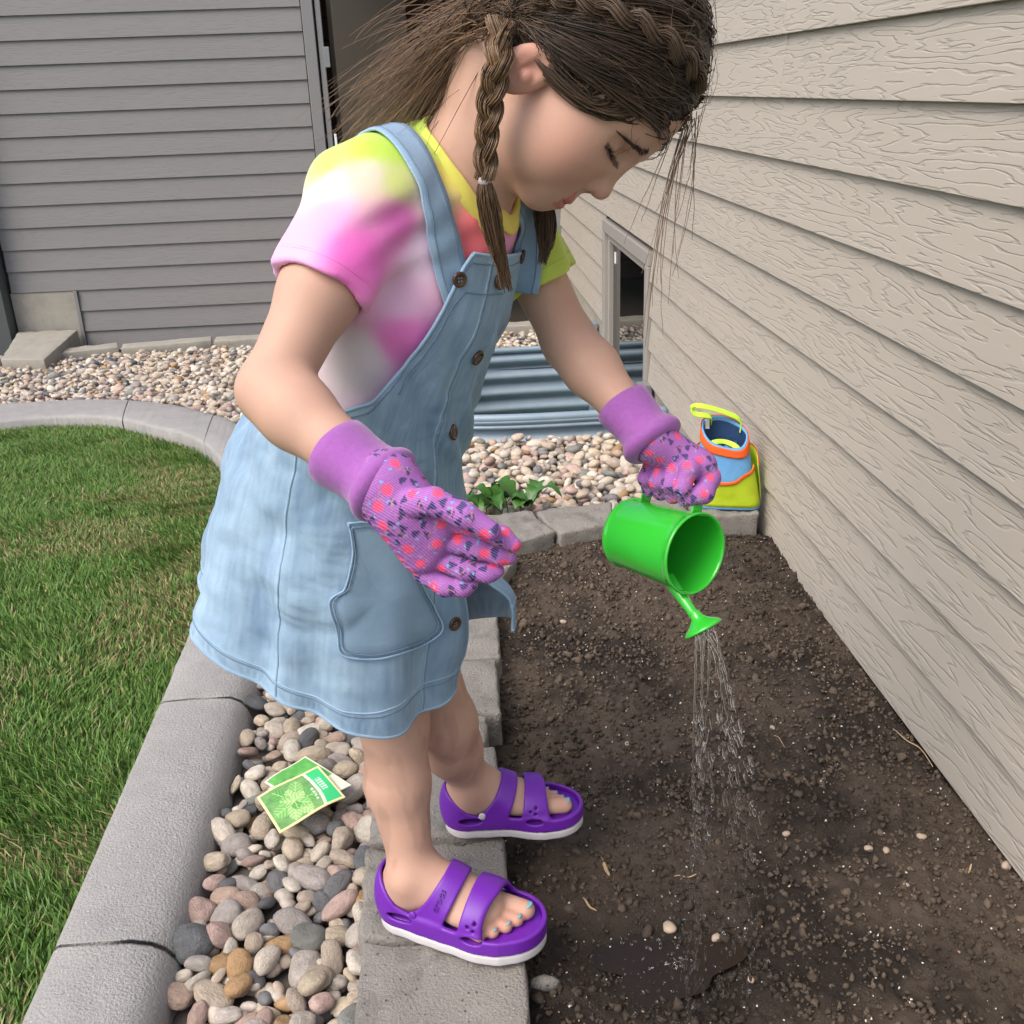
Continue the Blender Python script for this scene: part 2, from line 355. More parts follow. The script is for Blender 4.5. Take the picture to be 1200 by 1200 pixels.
for px, py in [(100, 1105), (205, 823), (145, 476), (245, 497)]:
    p = un(px, py, dz=.05)[:2]; joints.append(int(np.argmin(np.linalg.norm((KO+KI)/2-p, axis=1))))
joints = sorted(joints+[int(KN*.30), KN-1])
prof = [(0, -.06), (0, .036), (.02, .046), (.06, .05), (.35, .0505), (.62, .048), (.78, .043), (.88, .033), (.95, .016), (1.0, -.012), (1.0, -.06)]
for a, b in zip(joints[:-1], joints[1:]):
    if b-a < 3: continue
    n = max(30, (b-a)*5); tt = np.linspace(a, b, n); O = np.c_[np.interp(tt, range(KN), KO[:, 0]), np.interp(tt, range(KN), KO[:, 1])]; I = np.c_[np.interp(tt, range(KN), KI[:, 0]), np.interp(tt, range(KN), KI[:, 1])]
    d = (O[-1]-O[0]); 
    O[0] += (O[1]-O[0])/np.linalg.norm(O[1]-O[0])*.003; O[-1] -= (O[-1]-O[-2])/np.linalg.norm(O[-1]-O[-2])*.002
    I[0] += (I[1]-I[0])/np.linalg.norm(I[1]-I[0])*.003; I[-1] -= (I[-1]-I[-2])/np.linalg.norm(I[-1]-I[-2])*.002
    wob = (fbm(tt*.9, tt*0+a, 3)-.5)*.02
    V = []
    for u, z in prof:
        p = O*(1-u)+I*u; zz = G(p[:, 1])+z+(.004*(fbm(p[:, 0]*22+3, p[:, 1]*22, 3)-.5) if z > -.03 else 0); sh = (wob*(.5 if u in (0, 1) else 0))[:, None]*np.array([1, .4])
        V.append(np.c_[p+sh, zz])
    V = np.stack(V, 1); k = len(prof); I2 = np.arange(n*k).reshape(n, k)
    F = np.c_[I2[:-1, :-1].ravel(), I2[:-1, 1:].ravel(), I2[1:, 1:].ravel(), I2[1:, :-1].ravel()]
    o = mesh('kerb_segment', V.reshape(-1, 3), F, M_conc, kerb); me = o.data
    import bmesh
    bb = bmesh.new(); bb.from_mesh(me); bmesh.ops.holes_fill(bb, edges=[e for e in bb.edges if e.is_boundary]); bmesh.ops.recalc_face_normals(bb, faces=bb.faces); bb.to_mesh(me); bb.free()

# --- lawn --------------------------------------------------------------------
lx, ly = np.meshgrid(np.linspace(-6, .5, 140), np.linspace(-3, 5, 170), indexing='ij'); li = np.arange(lx.size).reshape(lx.shape)
t = NT('lawn_earth'); v = t.coord(); t.col(t.mix(t.noise(v, 20), (.045, .095, .02), (.075, .12, .03))); t.set(Roughness=.95)
def kerb_out(x, y):
    P = np.c_[x, y]; best = np.full(len(P), 9.); sd_ = np.zeros(len(P))
    for p, q in zip(KO[::2], KI[::2]):
        nn = (p-q)/np.linalg.norm(p-q); dist = np.hypot(x-p[0], y-p[1]); u = dist < best; best = np.where(u, dist, best); sd_ = np.where(u, (P-p)@nn, sd_)
    return sd_
lf = np.c_[li[:-1, :-1].ravel(), li[1:, :-1].ravel(), li[1:, 1:].ravel(), li[:-1, 1:].ravel()]
lf = lf[(kerb_out(lx.ravel()[lf].mean(1), ly.ravel()[lf].mean(1)) > -.09) & (lx.ravel()[lf].max(1) < .0)]
lawn = mesh('lawn', np.c_[lx.ravel(), ly.ravel(), (G(ly)-.008).ravel()], lf, t.m); tag(lawn, kind='structure')
kerb_x = lambda y: np.interp(y, KO[:150, 1], KO[:150, 0])
NB = 180000
bx = rng.uniform(-2.7, -.5, NB*4); by = .75+3.9*rng.random(NB*4)
dmin = np.full(len(bx), 9.)
for p, q in zip(KO[::3], KI[::3]):
    nrm = p-q; nrm = nrm/np.linalg.norm(nrm); dd = (np.c_[bx, by]-p)@nrm; dist = np.hypot(bx-p[0], by-p[1]); upd = dist < dmin; dmin = np.where(upd, dist, dmin)
    if 's_' not in dir(): s_ = np.zeros(len(bx))
    s_ = np.where(upd, dd, s_)
keep = (s_ > .004) & (bx < -.45) & (bx > -.55-.52*by)
bx, by = bx[keep][:NB], by[keep][:NB]; n = len(bx)
dry = smooth(.50, .68, fbm(bx*3.1+4, by*3.1, 3)+.12*np.exp(-((by-1.9)/.5)**2)); h = rng.uniform(.012, .031, n)*(1-.25*dry)*(.85+.5*fbm(bx*6, by*6, 2)); w = rng.uniform(.0009, .0018, n)
az = rng.uniform(0, 2*np.pi, n); lean = rng.uniform(.15, 1.15, n)*h; fl = fbm(bx*4, by*4+9, 2)*6.3
dxl = (np.cos(az)*.7+np.cos(fl)*.6)*lean; dyl = (np.sin(az)*.7+np.sin(fl)*.6)*lean; sa = rng.uniform(0, np.pi, n); sxv, syv = np.cos(sa)*w, np.sin(sa)*w
z0 = G(by)-.009; V = np.zeros((n, 7, 3))
for k, (u, ww) in enumerate([(0, 1), (.4, 1), (.75, .7)]):
    for s2, q in ((-1, 0), (1, 1)):
        V[:, 2*k+q] = np.c_[bx+dxl*u*u+s2*sxv*ww, by+dyl*u*u+s2*syv*ww, z0+h*u*(1-.15*u)]
V[:, 6] = np.c_[bx+dxl, by+dyl, z0+h*.86]
o7 = (np.arange(n)*7)[:, None]; Fq = np.vstack([o7+np.array([[0, 1, 3, 2]]), o7+np.array([[2, 3, 5, 4]])]); Ft = o7+np.array([[4, 5, 6]])
g0 = np.array([.060, .140, .022]); g1 = np.array([.135, .245, .045]); g2 = np.array([.34, .29, .13]); c = g0+(g1-g0)*rng.random((n, 1)); 
isd = (rng.random(n) < .07+.42*dry)[:, None]; c = np.where(isd, g2*rng.uniform(.5, 1.1, (n, 1)), c)
t = NT('grass_blade'); t.col(t.attr()); t.set(Roughness=.55); t.b.inputs['Specular IOR Level'].default_value = .35; t.b.inputs['Subsurface Weight'].default_value = 0; M_grass = t.m
gr = mesh('grass', V.reshape(-1, 3), Fq, M_grass, None, np.repeat(c, 7, 0), True, Ft)
tag(gr, 'mown green lawn grass with dry straw coloured patches', 'grass', kind='stuff')

# --- gravel ------------------------------------------------------------------
wx0, wy0, wax, way, wn_ = XW+.01, 4.34, .98, .82, 5.0       # window well outline (superellipse)
def in_well(x, y, g=0): return (np.abs((x-wx0)/(wax+g))**wn_+np.abs((y-wy0)/(way+g))**wn_) < 1
gxx, gyy = np.meshgrid(np.arange(-2.8, .82, .03), np.arange(.3, 6.75, .03), indexing='ij'); gi = np.arange(gxx.size).reshape(gxx.shape)
ctr = lambda a: (a[:-1, :-1]+a[1:, 1:])/2
def kerb_side(x, y):
    """> 0 on the gravel side of the kerb"""
    P = np.c_[x, y]; best = np.full(len(P), 9.); sd_ = np.zeros(len(P))
    for p, q in zip(KI[::2], KO[::2]):
        nn = (p-q)/np.linalg.norm(p-q); dist = np.hypot(x-p[0], y-p[1]); u = dist < best; best = np.where(u, dist, best); sd_ = np.where(u, (P-p)@nn, sd_)
    return sd_
cx, cy = ctr(gxx).ravel(), ctr(gyy).ravel(); kd = kerb_side(cx, cy)
ok = (kd > -.05) & ~in_well(cx, cy) & ~((cx > .02) & (cy < 2.2))
Fg = np.c_[gi[:-1, :-1].ravel(), gi[1:, :-1].ravel(), gi[1:, 1:].ravel(), gi[:-1, 1:].ravel()][ok]
M_gb = plain('gravel_grit', (.11, .095, .08), .95, .4, 60, .5)
gravel = mesh('gravel_bed', np.c_[gxx.ravel(), gyy.ravel(), (G(gyy)-.02).ravel()], Fg, M_gb); tag(gravel, kind='structure')
PAL = np.array([(.50, .42, .33), (.56, .50, .42), (.60, .55, .47), (.44, .37, .30), (.42, .31, .25), (.46, .33, .29), (.33, .30, .28), (.17, .175, .185), (.11, .12, .13), (.20, .21, .195), (.38, .24, .12), (.27, .20, .19), (.50, .45, .40), (.52, .44, .33)])
PAL = np.minimum(PAL*1.12, .72); PW = np.array([13, 14, 11, 9, 6, 7, 8, 6, 5, 5, 3.5, 2, 9, 9]); PW = PW/PW.sum()
def stone_mat(name, attr):
    t = NT(name); v = t.coord(kind='Object', rnd=0 if attr else 9.)
    c = t.attr() if attr else t.n('ObjectInfo').outputs['Color']
    sc = 1. if attr else 1.
    k_ = 1. if attr else .017; n = t.noise(v, 75*k_, 5, .68); f = t.noise(v, 420*k_, 4, .7); d = t.n('MapRange'); t.l(n, d.inputs[0]); d.inputs[1].default_value = .25; d.inputs[2].default_value = .75; d.inputs[3].default_value = .62; d.inputs[4].default_value = 1.22
    vm = t.n('VectorMath', operation='SCALE'); t.l(c, vm.inputs[0]); t.l(d.outputs[0], vm.inputs[3])
    t.col(t.mix(t.math('MULTIPLY', f, .24), vm.outputs[0], (.20, .155, .12))); t.set(Roughness=.72); t.b.inputs['Specular IOR Level'].default_value = .3
    t.bump(t.math('ADD', n, t.math('MULTIPLY', f, .5)), .5, .0022 if attr else .10); return t.m
M_st, M_sta = stone_mat('river_stone', False), stone_mat('river_stone_far', True)
def relax(x, y, r, it, okf, f=.80):
    for _ in range(it):
        dx = x[:, None]-x[None]; dy = y[:, None]-y[None]; d = np.hypot(dx, dy)+1e-9; np.fill_diagonal(d, 9)
        ov = np.maximum((r[:, None]+r[None])*f-d, 0); x = x+(dx/d*ov).sum(1)*.4; y = y+(dy/d*ov).sum(1)*.4
        x, y = okf(x, y)
    return x, y
sv = []
for s in range(14):
    V = lumpy(ICO3[0], .10+.06*(s % 3), 100+s, 1.25); V = np.sign(V)*np.abs(V)**(.84 if s % 3 else 1.1); V = lumpy(V, .035, 300+s, 4.); sv.append((V, ICO3[1]))
sv1 = [(lumpy(ICO2[0], .13, 200+s, 1.2), ICO2[1]) for s in range(8)]
st_me = []
for V, F in sv:
    o = mesh('river_stone', V, F, M_st); st_me.append(o.data); bpy.data.objects.remove(o)
near = []                                    # (x, y, z, r) of stones built one by one
nS = 300; x = rng.uniform(xi, -.13, nS); y = rng.uniform(.72, 2.0, nS); r = np.clip(rng.lognormal(math.log(.0158), .30, nS), .009, .027)
def clampA(x, y): return np.clip(x, xi+.004, -.155+.03*smooth(1.45, 1.7, y)), np.clip(y, .70, 2.05)
x, y = relax(x, y, r, 60, clampA, .86)
for a in zip(x, y, r*.25+rng.uniform(-.004, .010, nS), r): near.append(a)
for _ in range(0):
    near.append((rng.uniform(xi+.02, -.175), rng.uniform(.74, 1.9), .021+rng.uniform(0, .008), float(np.clip(rng.lognormal(math.log(.0135), .25), .009, .02))))
# smaller filler between them, and everything farther off
def region_pts(sp):
    X, Y = np.meshgrid(np.arange(-2.6, .79, sp), np.arange(1.95, 6.25, sp)); X = X.ravel(); Y = Y.ravel(); X = X+rng.uniform(-.42, .42, len(X))*sp+(np.round(Y/sp) % 2)*sp/2; Y = Y+rng.uniform(-.42, .42, len(Y))*sp
    blk = (Y < 2.46) & (X > -.14)
    k = (kerb_side(X, Y) > .012) & ~in_well(X, Y, .035) & ~blk & (X < XW-.01) & ~((Y < 2.3) & (X > -.15)); return X[k], Y[k]
x, y = region_pts(.0335); r = np.clip(rng.lognormal(math.log(.0170), .28, len(x)), .009, .029)
inv = (y < 3.45) & (x > -.1); o_ = np.argsort(np.where(inv, y, 99.))[:0]
far = np.ones(len(x), bool); far[o_] = False
for i in o_: near.append((x[i], y[i], float(G(y[i]))+rng.uniform(-.004, .012), r[i]))
for i, (a, b, c_, r_) in enumerate(near):
    o = bpy.data.objects.new('stone', st_me[i % 14]); COL.objects.link(o); o.parent = gravel
    o.location = (a, b, c_); k = rng.uniform(.62, .95); o.scale = (r_*rng.uniform(1.0, 1.38), r_*k*1.1, r_*rng.uniform(.5, .8))
    o.rotation_euler = (rng.normal(0, .32), rng.normal(0, .32), rng.uniform(0, 6.28)); cl_ = PAL[rng.choice(len(PAL), p=PW)]*rng.uniform(.8, 1.25); o.color = (*cl_, 1)
x, y, r = x[far], y[far], r[far]; n = len(x); zz = G(y)+rng.uniform(-.008, .012, n)
e = rng.random(n) < .3; x = np.r_[x, x[e]+rng.uniform(-.015, .015, e.sum())]; y = np.r_[y, y[e]+rng.uniform(-.015, .015, e.sum())]; zz = np.r_[zz, zz[e]+.02]; r = np.r_[r, r[e]*.9]; n = len(x)
k2 = ~in_well(x, y, .03) & (x < XW-.015); x, y, zz, r = x[k2], y[k2], zz[k2], r[k2]; n = len(x)
xf = rng.uniform(xi+.005, -.145, 700); yf = rng.uniform(.7, 2.0, 700)
x = np.r_[x, xf]; y = np.r_[y, yf]; zz = np.r_[zz, rng.uniform(-.014, .004, 700)]; r = np.r_[r, rng.uniform(.008, .014, 700)]; n = len(x)
sc = np.c_[r*rng.uniform(1.0, 1.38, n), r*rng.uniform(.7, 1.0, n), r*rng.uniform(.5, .8, n)]
gs = scatter('stones', sv1, np.c_[x, y, zz], sc, rand_rot(n, .3), M_sta, PAL[rng.choice(len(PAL), n, p=PW)]*rng.uniform(.82, 1.12, (n, 1)), gravel); tag(gs, kind='stuff')

# --- house wall with lap siding -----------------------------------------------
def board(parent, mat, axis, face, a0, a1, zb, zt, lap=.0165, name='siding_board'):
    """one lap board: bottom edge proud of the wall, top tucked under the next"""
    b = MB(); th = .009; f0, f1 = face+lap, face+.0025          # signed offsets handled by caller
    pts = []
    for a in (a0, a1):
        for (d, z) in ((lap, zb), (.003, zt+.012), (-th+.004, zt+.012), (lap-th, zb)): pts.append((a, d, z))
    P = np.array(pts)
    if axis == 'y': V = np.c_[face-P[:, 1], P[:, 0], P[:, 2]]   # wall looks towards -x
    else: V = np.c_[P[:, 0], face-P[:, 1], P[:, 2]]            # wall looks towards -y
    b.add(V, [(0, 1, 2, 3), (7, 6, 5, 4), (0, 4, 5, 1), (1, 5, 6, 2), (2, 6, 7, 3), (3, 7, 4, 0)])
    return b.build(name, mat, parent, bevel=.0012)
EXP = .1287; zl = [1.005+EXP*5-EXP*k for k in range(14)]; zl = [z for z in zl if z > -.04]
WY0, WY1, WZ0, WZ1 = 3.80, 4.86, -.62, .468
jy = float(un(925, 60, x=XW)[1])
house = empty('house_wall', (XW, 2.5, 0), 'tan lap siding house wall with embossed wood grain beside the soil bed', 'wall')
b = MB(); b.box((XW+.06, 1.9, .62), (.1, 3.7, 1.9)); b.box((XW+.06, 6.2, .62), (.1, 2.6, 1.9)); b.box((XW+.06, 4.33, 1.03), (.1, 1.06, 1.10)); b.build('sheathing', M_dark, house)
b = MB(); b.box((XW+.055, 1.9, -.30), (.105, 3.72, .56)); b.box((XW+.055, 6.2, -.50), (.105, 2.6, .96)); b.build('foundation', M_found, house, bevel=.003)
for i, z in enumerate(zl):
    cuts = [(-.2, jy+.02*math.sin(i*3)) if i in (3, 4, 0) else (-.2, 3.2+.6*math.sin(i*2.3)) if z > WZ1 else (-.2, WY0)]
    segs = []
    if z+EXP > WZ1+.02 and z > WZ1-.1:
        c0 = (jy if i == 5 else jy+.012 if i == 4 else jy+1.3*((i*7) % 3)/2+.9)
        segs = [(-.3, c0-.0018), (c0+.0018, 7.0)] if z > WZ1-.02 else [(-.3, 7.0)]
    else: segs = [(-.3, WY0-.008), (WY1+.008, 7.0)]
    for a0, a1 in segs:
        if z < -.0 and a0 > 4: pass
        board(house, M_tan, 'y', XW, a0, a1, z, z+EXP)
# window in the wall
win = empty('basement_window', (XW, 4.3, -.3), 'basement window in tan frame above the corrugated window well', 'window')
def frame_rect(parent, y0, y1, z0, z1, wd, x0, dep, mat, name, bev=.003):
    for (a0, a1, c0, c1) in ((y0, y1, z1-wd, z1), (y0, y1, z0, z0+wd), (y0, y0+wd, z0+wd, z1-wd), (y1-wd, y1, z0+wd, z1-wd)):
        b = MB(); b.box((x0+dep/2, (a0+a1)/2, (c0+c1)/2), (dep, a1-a0-.001, c1-c0-.001)); b.build(name, mat, parent, bevel=bev)
frame_rect(win, WY0, WY1, WZ0, WZ1, .055, XW-.024, .05, M_frame, 'casing')
frame_rect(win, WY0+.057, WY1-.057, WZ0+.057, WZ1-.057, .035, XW-.006, .04, M_frame, 'sash')
t = NT('window_glass'); t.col((.006, .007, .007)); t.set(Roughness=.015, IOR=1.5); M_glass = t.m
b = MB(); b.box((XW+.018, (WY0+WY1)/2, (WZ0+WZ1)/2), (.006, WY1-WY0-.18, WZ1-WZ0-.18)); b.build('pane', M_glass, win)
b = MB(); b.box((XW+.012, 4.70, .31), (.003, .035, .05)); b.build('sticker', plain('white_sticker', (.8, .8, .8)), win)
b = MB(); b.box((XW-.035, WY0-.035, -.33), (.05, .06, .62)); b.build('side_flashing', M_trim, win, bevel=.003)
# corrugated steel window well
a = np.linspace(np.pi/2, 3*np.pi/2, 160); ca, sa_ = np.cos(a), np.sin(a); ex = 2/wn_
px_ = wx0+wax*np.sign(ca)*np.abs(ca)**ex; py_ = wy0+way*np.sign(sa_)*np.abs(sa_)**ex
ds = np.r_[0, np.cumsum(np.hypot(np.diff(px_), np.diff(py_)))]; sN = np.linspace(0, ds[-1], 220); px_, py_ = np.interp(sN, ds, px_), np.interp(sN, ds, py_)
tx, ty = np.gradient(px_), np.gradient(py_); tl = np.hypot(tx, ty); nxv, nyv = ty/tl, -tx/tl
rimz = G(py_)*0+(-.10-.0895*(py_-3.42))+.045
zs = np.linspace(0, 1.0, 120); V = []
for zz_ in zs:
    w_ = .017*np.cos(2*np.pi*zz_/.086); V.append(np.c_[px_+nxv*w_, py_+nyv*w_, rimz-zz_])
V = np.stack(V, 0); I2 = np.arange(V.shape[0]*V.shape[1]).reshape(V.shape[:2])
t = NT('galvanised_steel'); v = t.coord(); t.col(t.mix(t.noise(v, 14, 4), (.19, .27, .34), (.28, .36, .43))); t.set(Roughness=.5, Metallic=.2); M_steel = t.m
well = empty('window_well', (.3, 4.2, -.3), 'blue grey corrugated steel window well sunk in the gravel', 'window well')
o = mesh('corrugated_sheet', V.reshape(-1, 3), np.c_[I2[:-1, :-1].ravel(), I2[1:, :-1].ravel(), I2[1:, 1:].ravel(), I2[:-1, 1:].ravel()], M_steel, well); so = o.modifiers.new('s', 'SOLIDIFY'); so.thickness = .003
b = MB(); b.tube(np.c_[px_, py_, rimz+.008], .016, 10); b.build('rim', M_steel, well, smooth_=True)
b = MB(); b.tube(np.c_[px_+nxv*.006, py_+nyv*.006, rimz-.024], .008, 8); b.build('rim_bead', M_steel, well, smooth_=True)
for yy in (py_[-1]+.02, py_[0]-.02):
    b = MB(); b.box((XW-.030, yy, -.35), (.035, .07, .55)); fl_ = b.build('flange', M_steel, well, bevel=.003)
    for q in (-.14, -.3): 
        b = MB(); b.tube([(XW-.062, yy, q), (XW-.04, yy, q)], .010, 6); b.build('bolt', M_steel, fl_)
b = MB(); b.box((.32, 4.34, -1.2), (1.1, 1.75, .02)); o = b.build('well_floor', M_gb, well)

# --- far wall -------------------------------------------------------------------
YF = 6.62; zf = [(-.42+.1287*k) for k in range(17)]
X_of = lambda px, py: float(un(px, py, y=YF)[0])
xd0, xdj, xd1 = X_of(356, 40), X_of(385, 60), X_of(640, 250); xp = X_of(12, 350); xc = X_of(99, 380)
farw = empty('garage_wall', (-2, YF, -.4), 'shaded grey lap siding wall with doorway at the far end', 'wall')
b = MB(); b.box(((-6+xd0)/2, YF+.07, .7), (6+xd0-.01, .1, 2.4)); b.box(((xd1+XW+.1)/2, YF+.07, .7), (XW+.1-xd1, .1, 2.4)); b.build('sheathing', M_dark, farw)
zc = float(un(60, 342, y=YF)[2])
for i, z in enumerate(zf):
    x0 = xp+.02; 
    if z+.02 < zc: x0 = xc
    board(farw, M_grey, 'x', YF, x0, xd0-.005, z, z+.1287)
    board(farw, M_grey, 'x', YF, -4.5, xp-.12, z, z+.1287)
    board(farw, M_grey, 'x', YF, xd1+.11, XW-.02, z, z+.1287)
b = MB(); b.box(((xp+xc)/2+.0, YF+.02, (zc-.6)/2), (xc-xp-.02, .06, zc+.6)); b.build('foundation', M_found, farw)
b = MB(); b.box((xc-.012, YF-.012, (zc-.55)/2-.0), (.022, .03, zc+.55)); b.build('end_trim', M_trim, farw, bevel=.002)
b = MB(); b.box((xp-.055, YF-.05, .5), (.11, .13, 2.2)); b.build('corner_post', plain('dark_green_post', (.075, .085, .085), .5), farw, bevel=.004)
# doorway
door = empty('shed_doorway', ((xd0+xd1)/2, YF, -.4), 'dark open doorway with bronze door and grey jambs in far wall', 'doorway')
for xx, ww in ((xd0+.035, .07), (xd0+.095, .035), (xd1+.05, .10)):
    b = MB(); b.box((xx, YF-.012, .68), (ww-.004, .06 if ww != .035 else .03, 2.2)); b.build('jamb', M_trim, door, bevel=.004)
t = NT('bronze_door_skin'); v = t.coord(); t.col(t.mix(t.noise(v, 3), (.17, .145, .11), (.22, .19, .145))); t.set(Roughness=.42, Metallic=.3)
ds_ = MB(); A_ = math.radians(62); ds_.box((0, 0, 0), (.62, .045, 2.05)); dr = ds_.build('door', t.m, door, bevel=.004); 
hx = xdj+.015; dr.matrix_parent_inverse = Matrix.Identity(4); dr.parent = None; dr.location = (hx+.31*math.cos(A_*.75), YF+.10+.31*math.sin(A_*.75), .62); dr.rotation_euler = (0, 0, A_*.75); dr.parent = door; dr.matrix_parent_inverse = door.matrix_basis.inverted()
for z in (1.24, .62):
    b = MB(); b.box((xdj-.012, YF-.022, z), (.035, .012, .11)); b.build('hinge', plain('steel_hinge', (.30, .30, .30), .4, Metallic=.8), door, bevel=.002)
b = MB(); b.box((xdj-.004, YF-.03, .78), (.014, .006, .08)); b.build('white_tag', plain('white_tag', (.75, .78, .78)), door)
M_brown = plain('brown_boards', (.075, .04, .025), .7, .3, 8)
room = empty('shed_room', (0, YF+.8, -.4), 'dim shed room with brown boarded back wall behind the doorway', 'room')
b = MB(); b.box(((xd0+xd1)/2, YF+1.6, .6), (2.6, .05, 2.4)); b.build('back_wall', M_dark, room)
for k in range(15):
    b = MB(); b.box(((xd0+xd1)/2, YF+1.56, -.4+.15*k+.07), (2.55, .03, .14)); b.build('plank', M_brown, room, bevel=.004)
for sx, nm in ((-1, 'side_wall'), (1, 'side_wall')):
    b = MB(); b.box(((xd0+xd1)/2+sx*1.2, YF+.87, .6), (.05, 1.4, 2.4)); b.build(nm, M_dark, room)
b = MB(); b.box(((xd0+xd1)/2, YF+.87, 1.85), (2.6, 1.5, .05)); b.build('ceiling', M_dark, room)
b = MB(); b.box(((xd0+xd1)/2, YF+.87, -.46), (2.6, 1.5, .05)); b.build('floor', M_dark, room)
pp = un(518, 70, y=YF+1.5); b = MB(); V, F = tube_vf([pp+[0, .0, 0], pp+[0, .012, 0]], .10, 24); V[:, 2] = pp[2]+(V[:, 2]-pp[2])*.62; b.add(V, F)  # pale disc added for the bright background showing through the hair gap
tag(b.build('background_disc', plain('background_pale', (.62, .68, .68)), None, bevel=.003), 'added pale oval plate on the shed back wall behind loose hair', 'standin')
# step and far kerb blocks
stp = [un(0, 418, dz=.09)[:2], un(51, 417, dz=.09)[:2], un(95, 387, y=YF-.05)[:2], un(40, 385, y=YF-.05)[:2]]
stz = float(G(6.1))+.10
o = rough_block('concrete_step', [(stp[0][0], stp[0][1]), (stp[1][0], stp[1][1]), (xc-.03, YF-.05), (xp+.02, YF-.05)], -.55, stz, 61, None, M_found, .004)
tag(o, 'low concrete step slab against the far grey wall', 'step')
fk = empty('far_kerb', (0, 6.2, -.4), 'line of low concrete kerb blocks along the foot of the grey wall', 'kerb')
fp = [(-40, 430), (13, 420), (60, 414), (140, 407), (249, 399), (330, 394), (430, 389), (540, 384), (640, 379)]
fw = [un(*p, dz=.06) for p in fp]
for i in range(len(fw)-1):
    a, b_ = fw[i][:2], fw[i+1][:2]; d = (b_-a)/np.linalg.norm(b_-a); n_ = np.array([-d[1], d[0]])
    rough_block('kerb_block', [a+d*.006-n_*0, b_-d*.006, b_-d*.006+n_*.13, a+d*.006+n_*.13], float(G(a[1]))-.1, float(G(a[1]))+.055, 70+i, fk, M_found, .003, 5)
# ground in the yard around and behind the camera
ge = mesh('ground', np.array([[-60, -60, -.75], [60, -60, -.75], [60, 60, -.75], [-60, 60, -.75]]), np.array([[0, 1, 2, 3]]), plain('yard_ground', (.06, .10, .028), .95)); tag(ge, kind='structure')
# ================================================================== OBJECTS
def camdir(r, d, f): v = RC@np.array([r, d, f], float); return v/np.linalg.norm(v)
def enamel(name, c):
    t = NT(name); v = t.coord(); t.col(t.mix(t.noise(v, 25, 3), tuple(x*.94 for x in c), c)); t.set(Roughness=.22); t.b.inputs['Coat Weight'].default_value = .5; t.b.inputs['Coat Roughness'].default_value = .08
    t.bump(t.noise(v, 30, 2), .06, .004); return t.m
M_green = enamel('green_enamel', (.035, .50, .035))
# --- watering can -----------------------------------------------------------------
ca_ = camdir(.60, .20, -.77); CM = un(815, 649, t=1.07); LC, RC_ = .100, .0425
cu = RC@np.array([.10, -1., 0]); cu = cu-(cu@ca_)*ca_; cu /= np.linalg.norm(cu); cw = np.cross(ca_, cu)
CB = CM-ca_*LC
can = empty('watering_can', CB, 'small bright green metal watering can tipped over the soil', 'watering can')
def canp(a, u, w): return CB+ca_*a+cu*u+cw*w
def revolve(prof, n=64, org=None, A=None, U=None, Wv=None):
    org = CB if org is None else org; A = ca_ if A is None else A; U = cu if U is None else U; Wv = cw if Wv is None else Wv
    th = np.arange(n)*2*np.pi/n; V = []
    for a, r in prof: V.append(org+A*a+r*(np.cos(th)[:, None]*U+np.sin(th)[:, None]*Wv))
    k = len(prof); V = np.vstack(V); F = [(i*n+j, i*n+(j+1) % n, (i+1)*n+(j+1) % n, (i+1)*n+j) for i in range(k-1) for j in range(n)]
    return V, np.array(F)
rb, rt = .0385, .0425
prof = [(.002, .0), (.002, rb-.002), (-.0015, rb-.001), (-.002, rb+.0008), (0, rb+.0016), (.002, rb+.0012), (.004, rb+.0002)]+[(x, rb+(rt-rb)*x/LC) for x in np.linspace(.006, LC-.004, 12)]+[(LC-.003, rt+.0012), (LC-.001, rt+.0022), (LC+.001, rt+.0016), (LC+.0012, rt+.0002), (LC, rt-.0008)]+[(x, rb-.0012+(rt-rb)*x/LC) for x in np.linspace(LC-.004, .006, 10)]+[(.004, rb-.002), (.004, 0)]
V, F = revolve(prof); mesh('body', V, F, M_green, can)
# handle: a flat strap looped over the top side
th = np.linspace(0, np.pi, 28); hp = [(.052-.038*np.cos(q), rb+.0005+.032*np.sin(q)**.8, 0) for q in th]; hp = [(.002, rb+.001, 0)]+hp+[(.099, rt-.0005, 0)]
P = np.array([canp(*p) for p in hp]); T = np.gradient(P, axis=0); T /= np.linalg.norm(T, axis=1)[:, None]; Nn = np.cross(T, cw); wd, tk = .0075, .0012
V = np.stack([P+cw*wd+Nn*tk, P-cw*wd+Nn*tk, P-cw*wd*.96-Nn*tk, P+cw*wd*.96-Nn*tk], 1); n = len(P); I2 = np.arange(n*4).reshape(n, 4)
F = [(I2[i, j], I2[i, (j+1) % 4], I2[i+1, (j+1) % 4], I2[i+1, j]) for i in range(n-1) for j in range(4)]+[tuple(I2[0]), tuple(I2[-1][::-1])]
b = MB(); b.add(V.reshape(-1, 3), F); b.build('handle', M_green, can, bevel=.0008, smooth_=False)
HANDLE_TOP = canp(.052, rb+.033, 0)
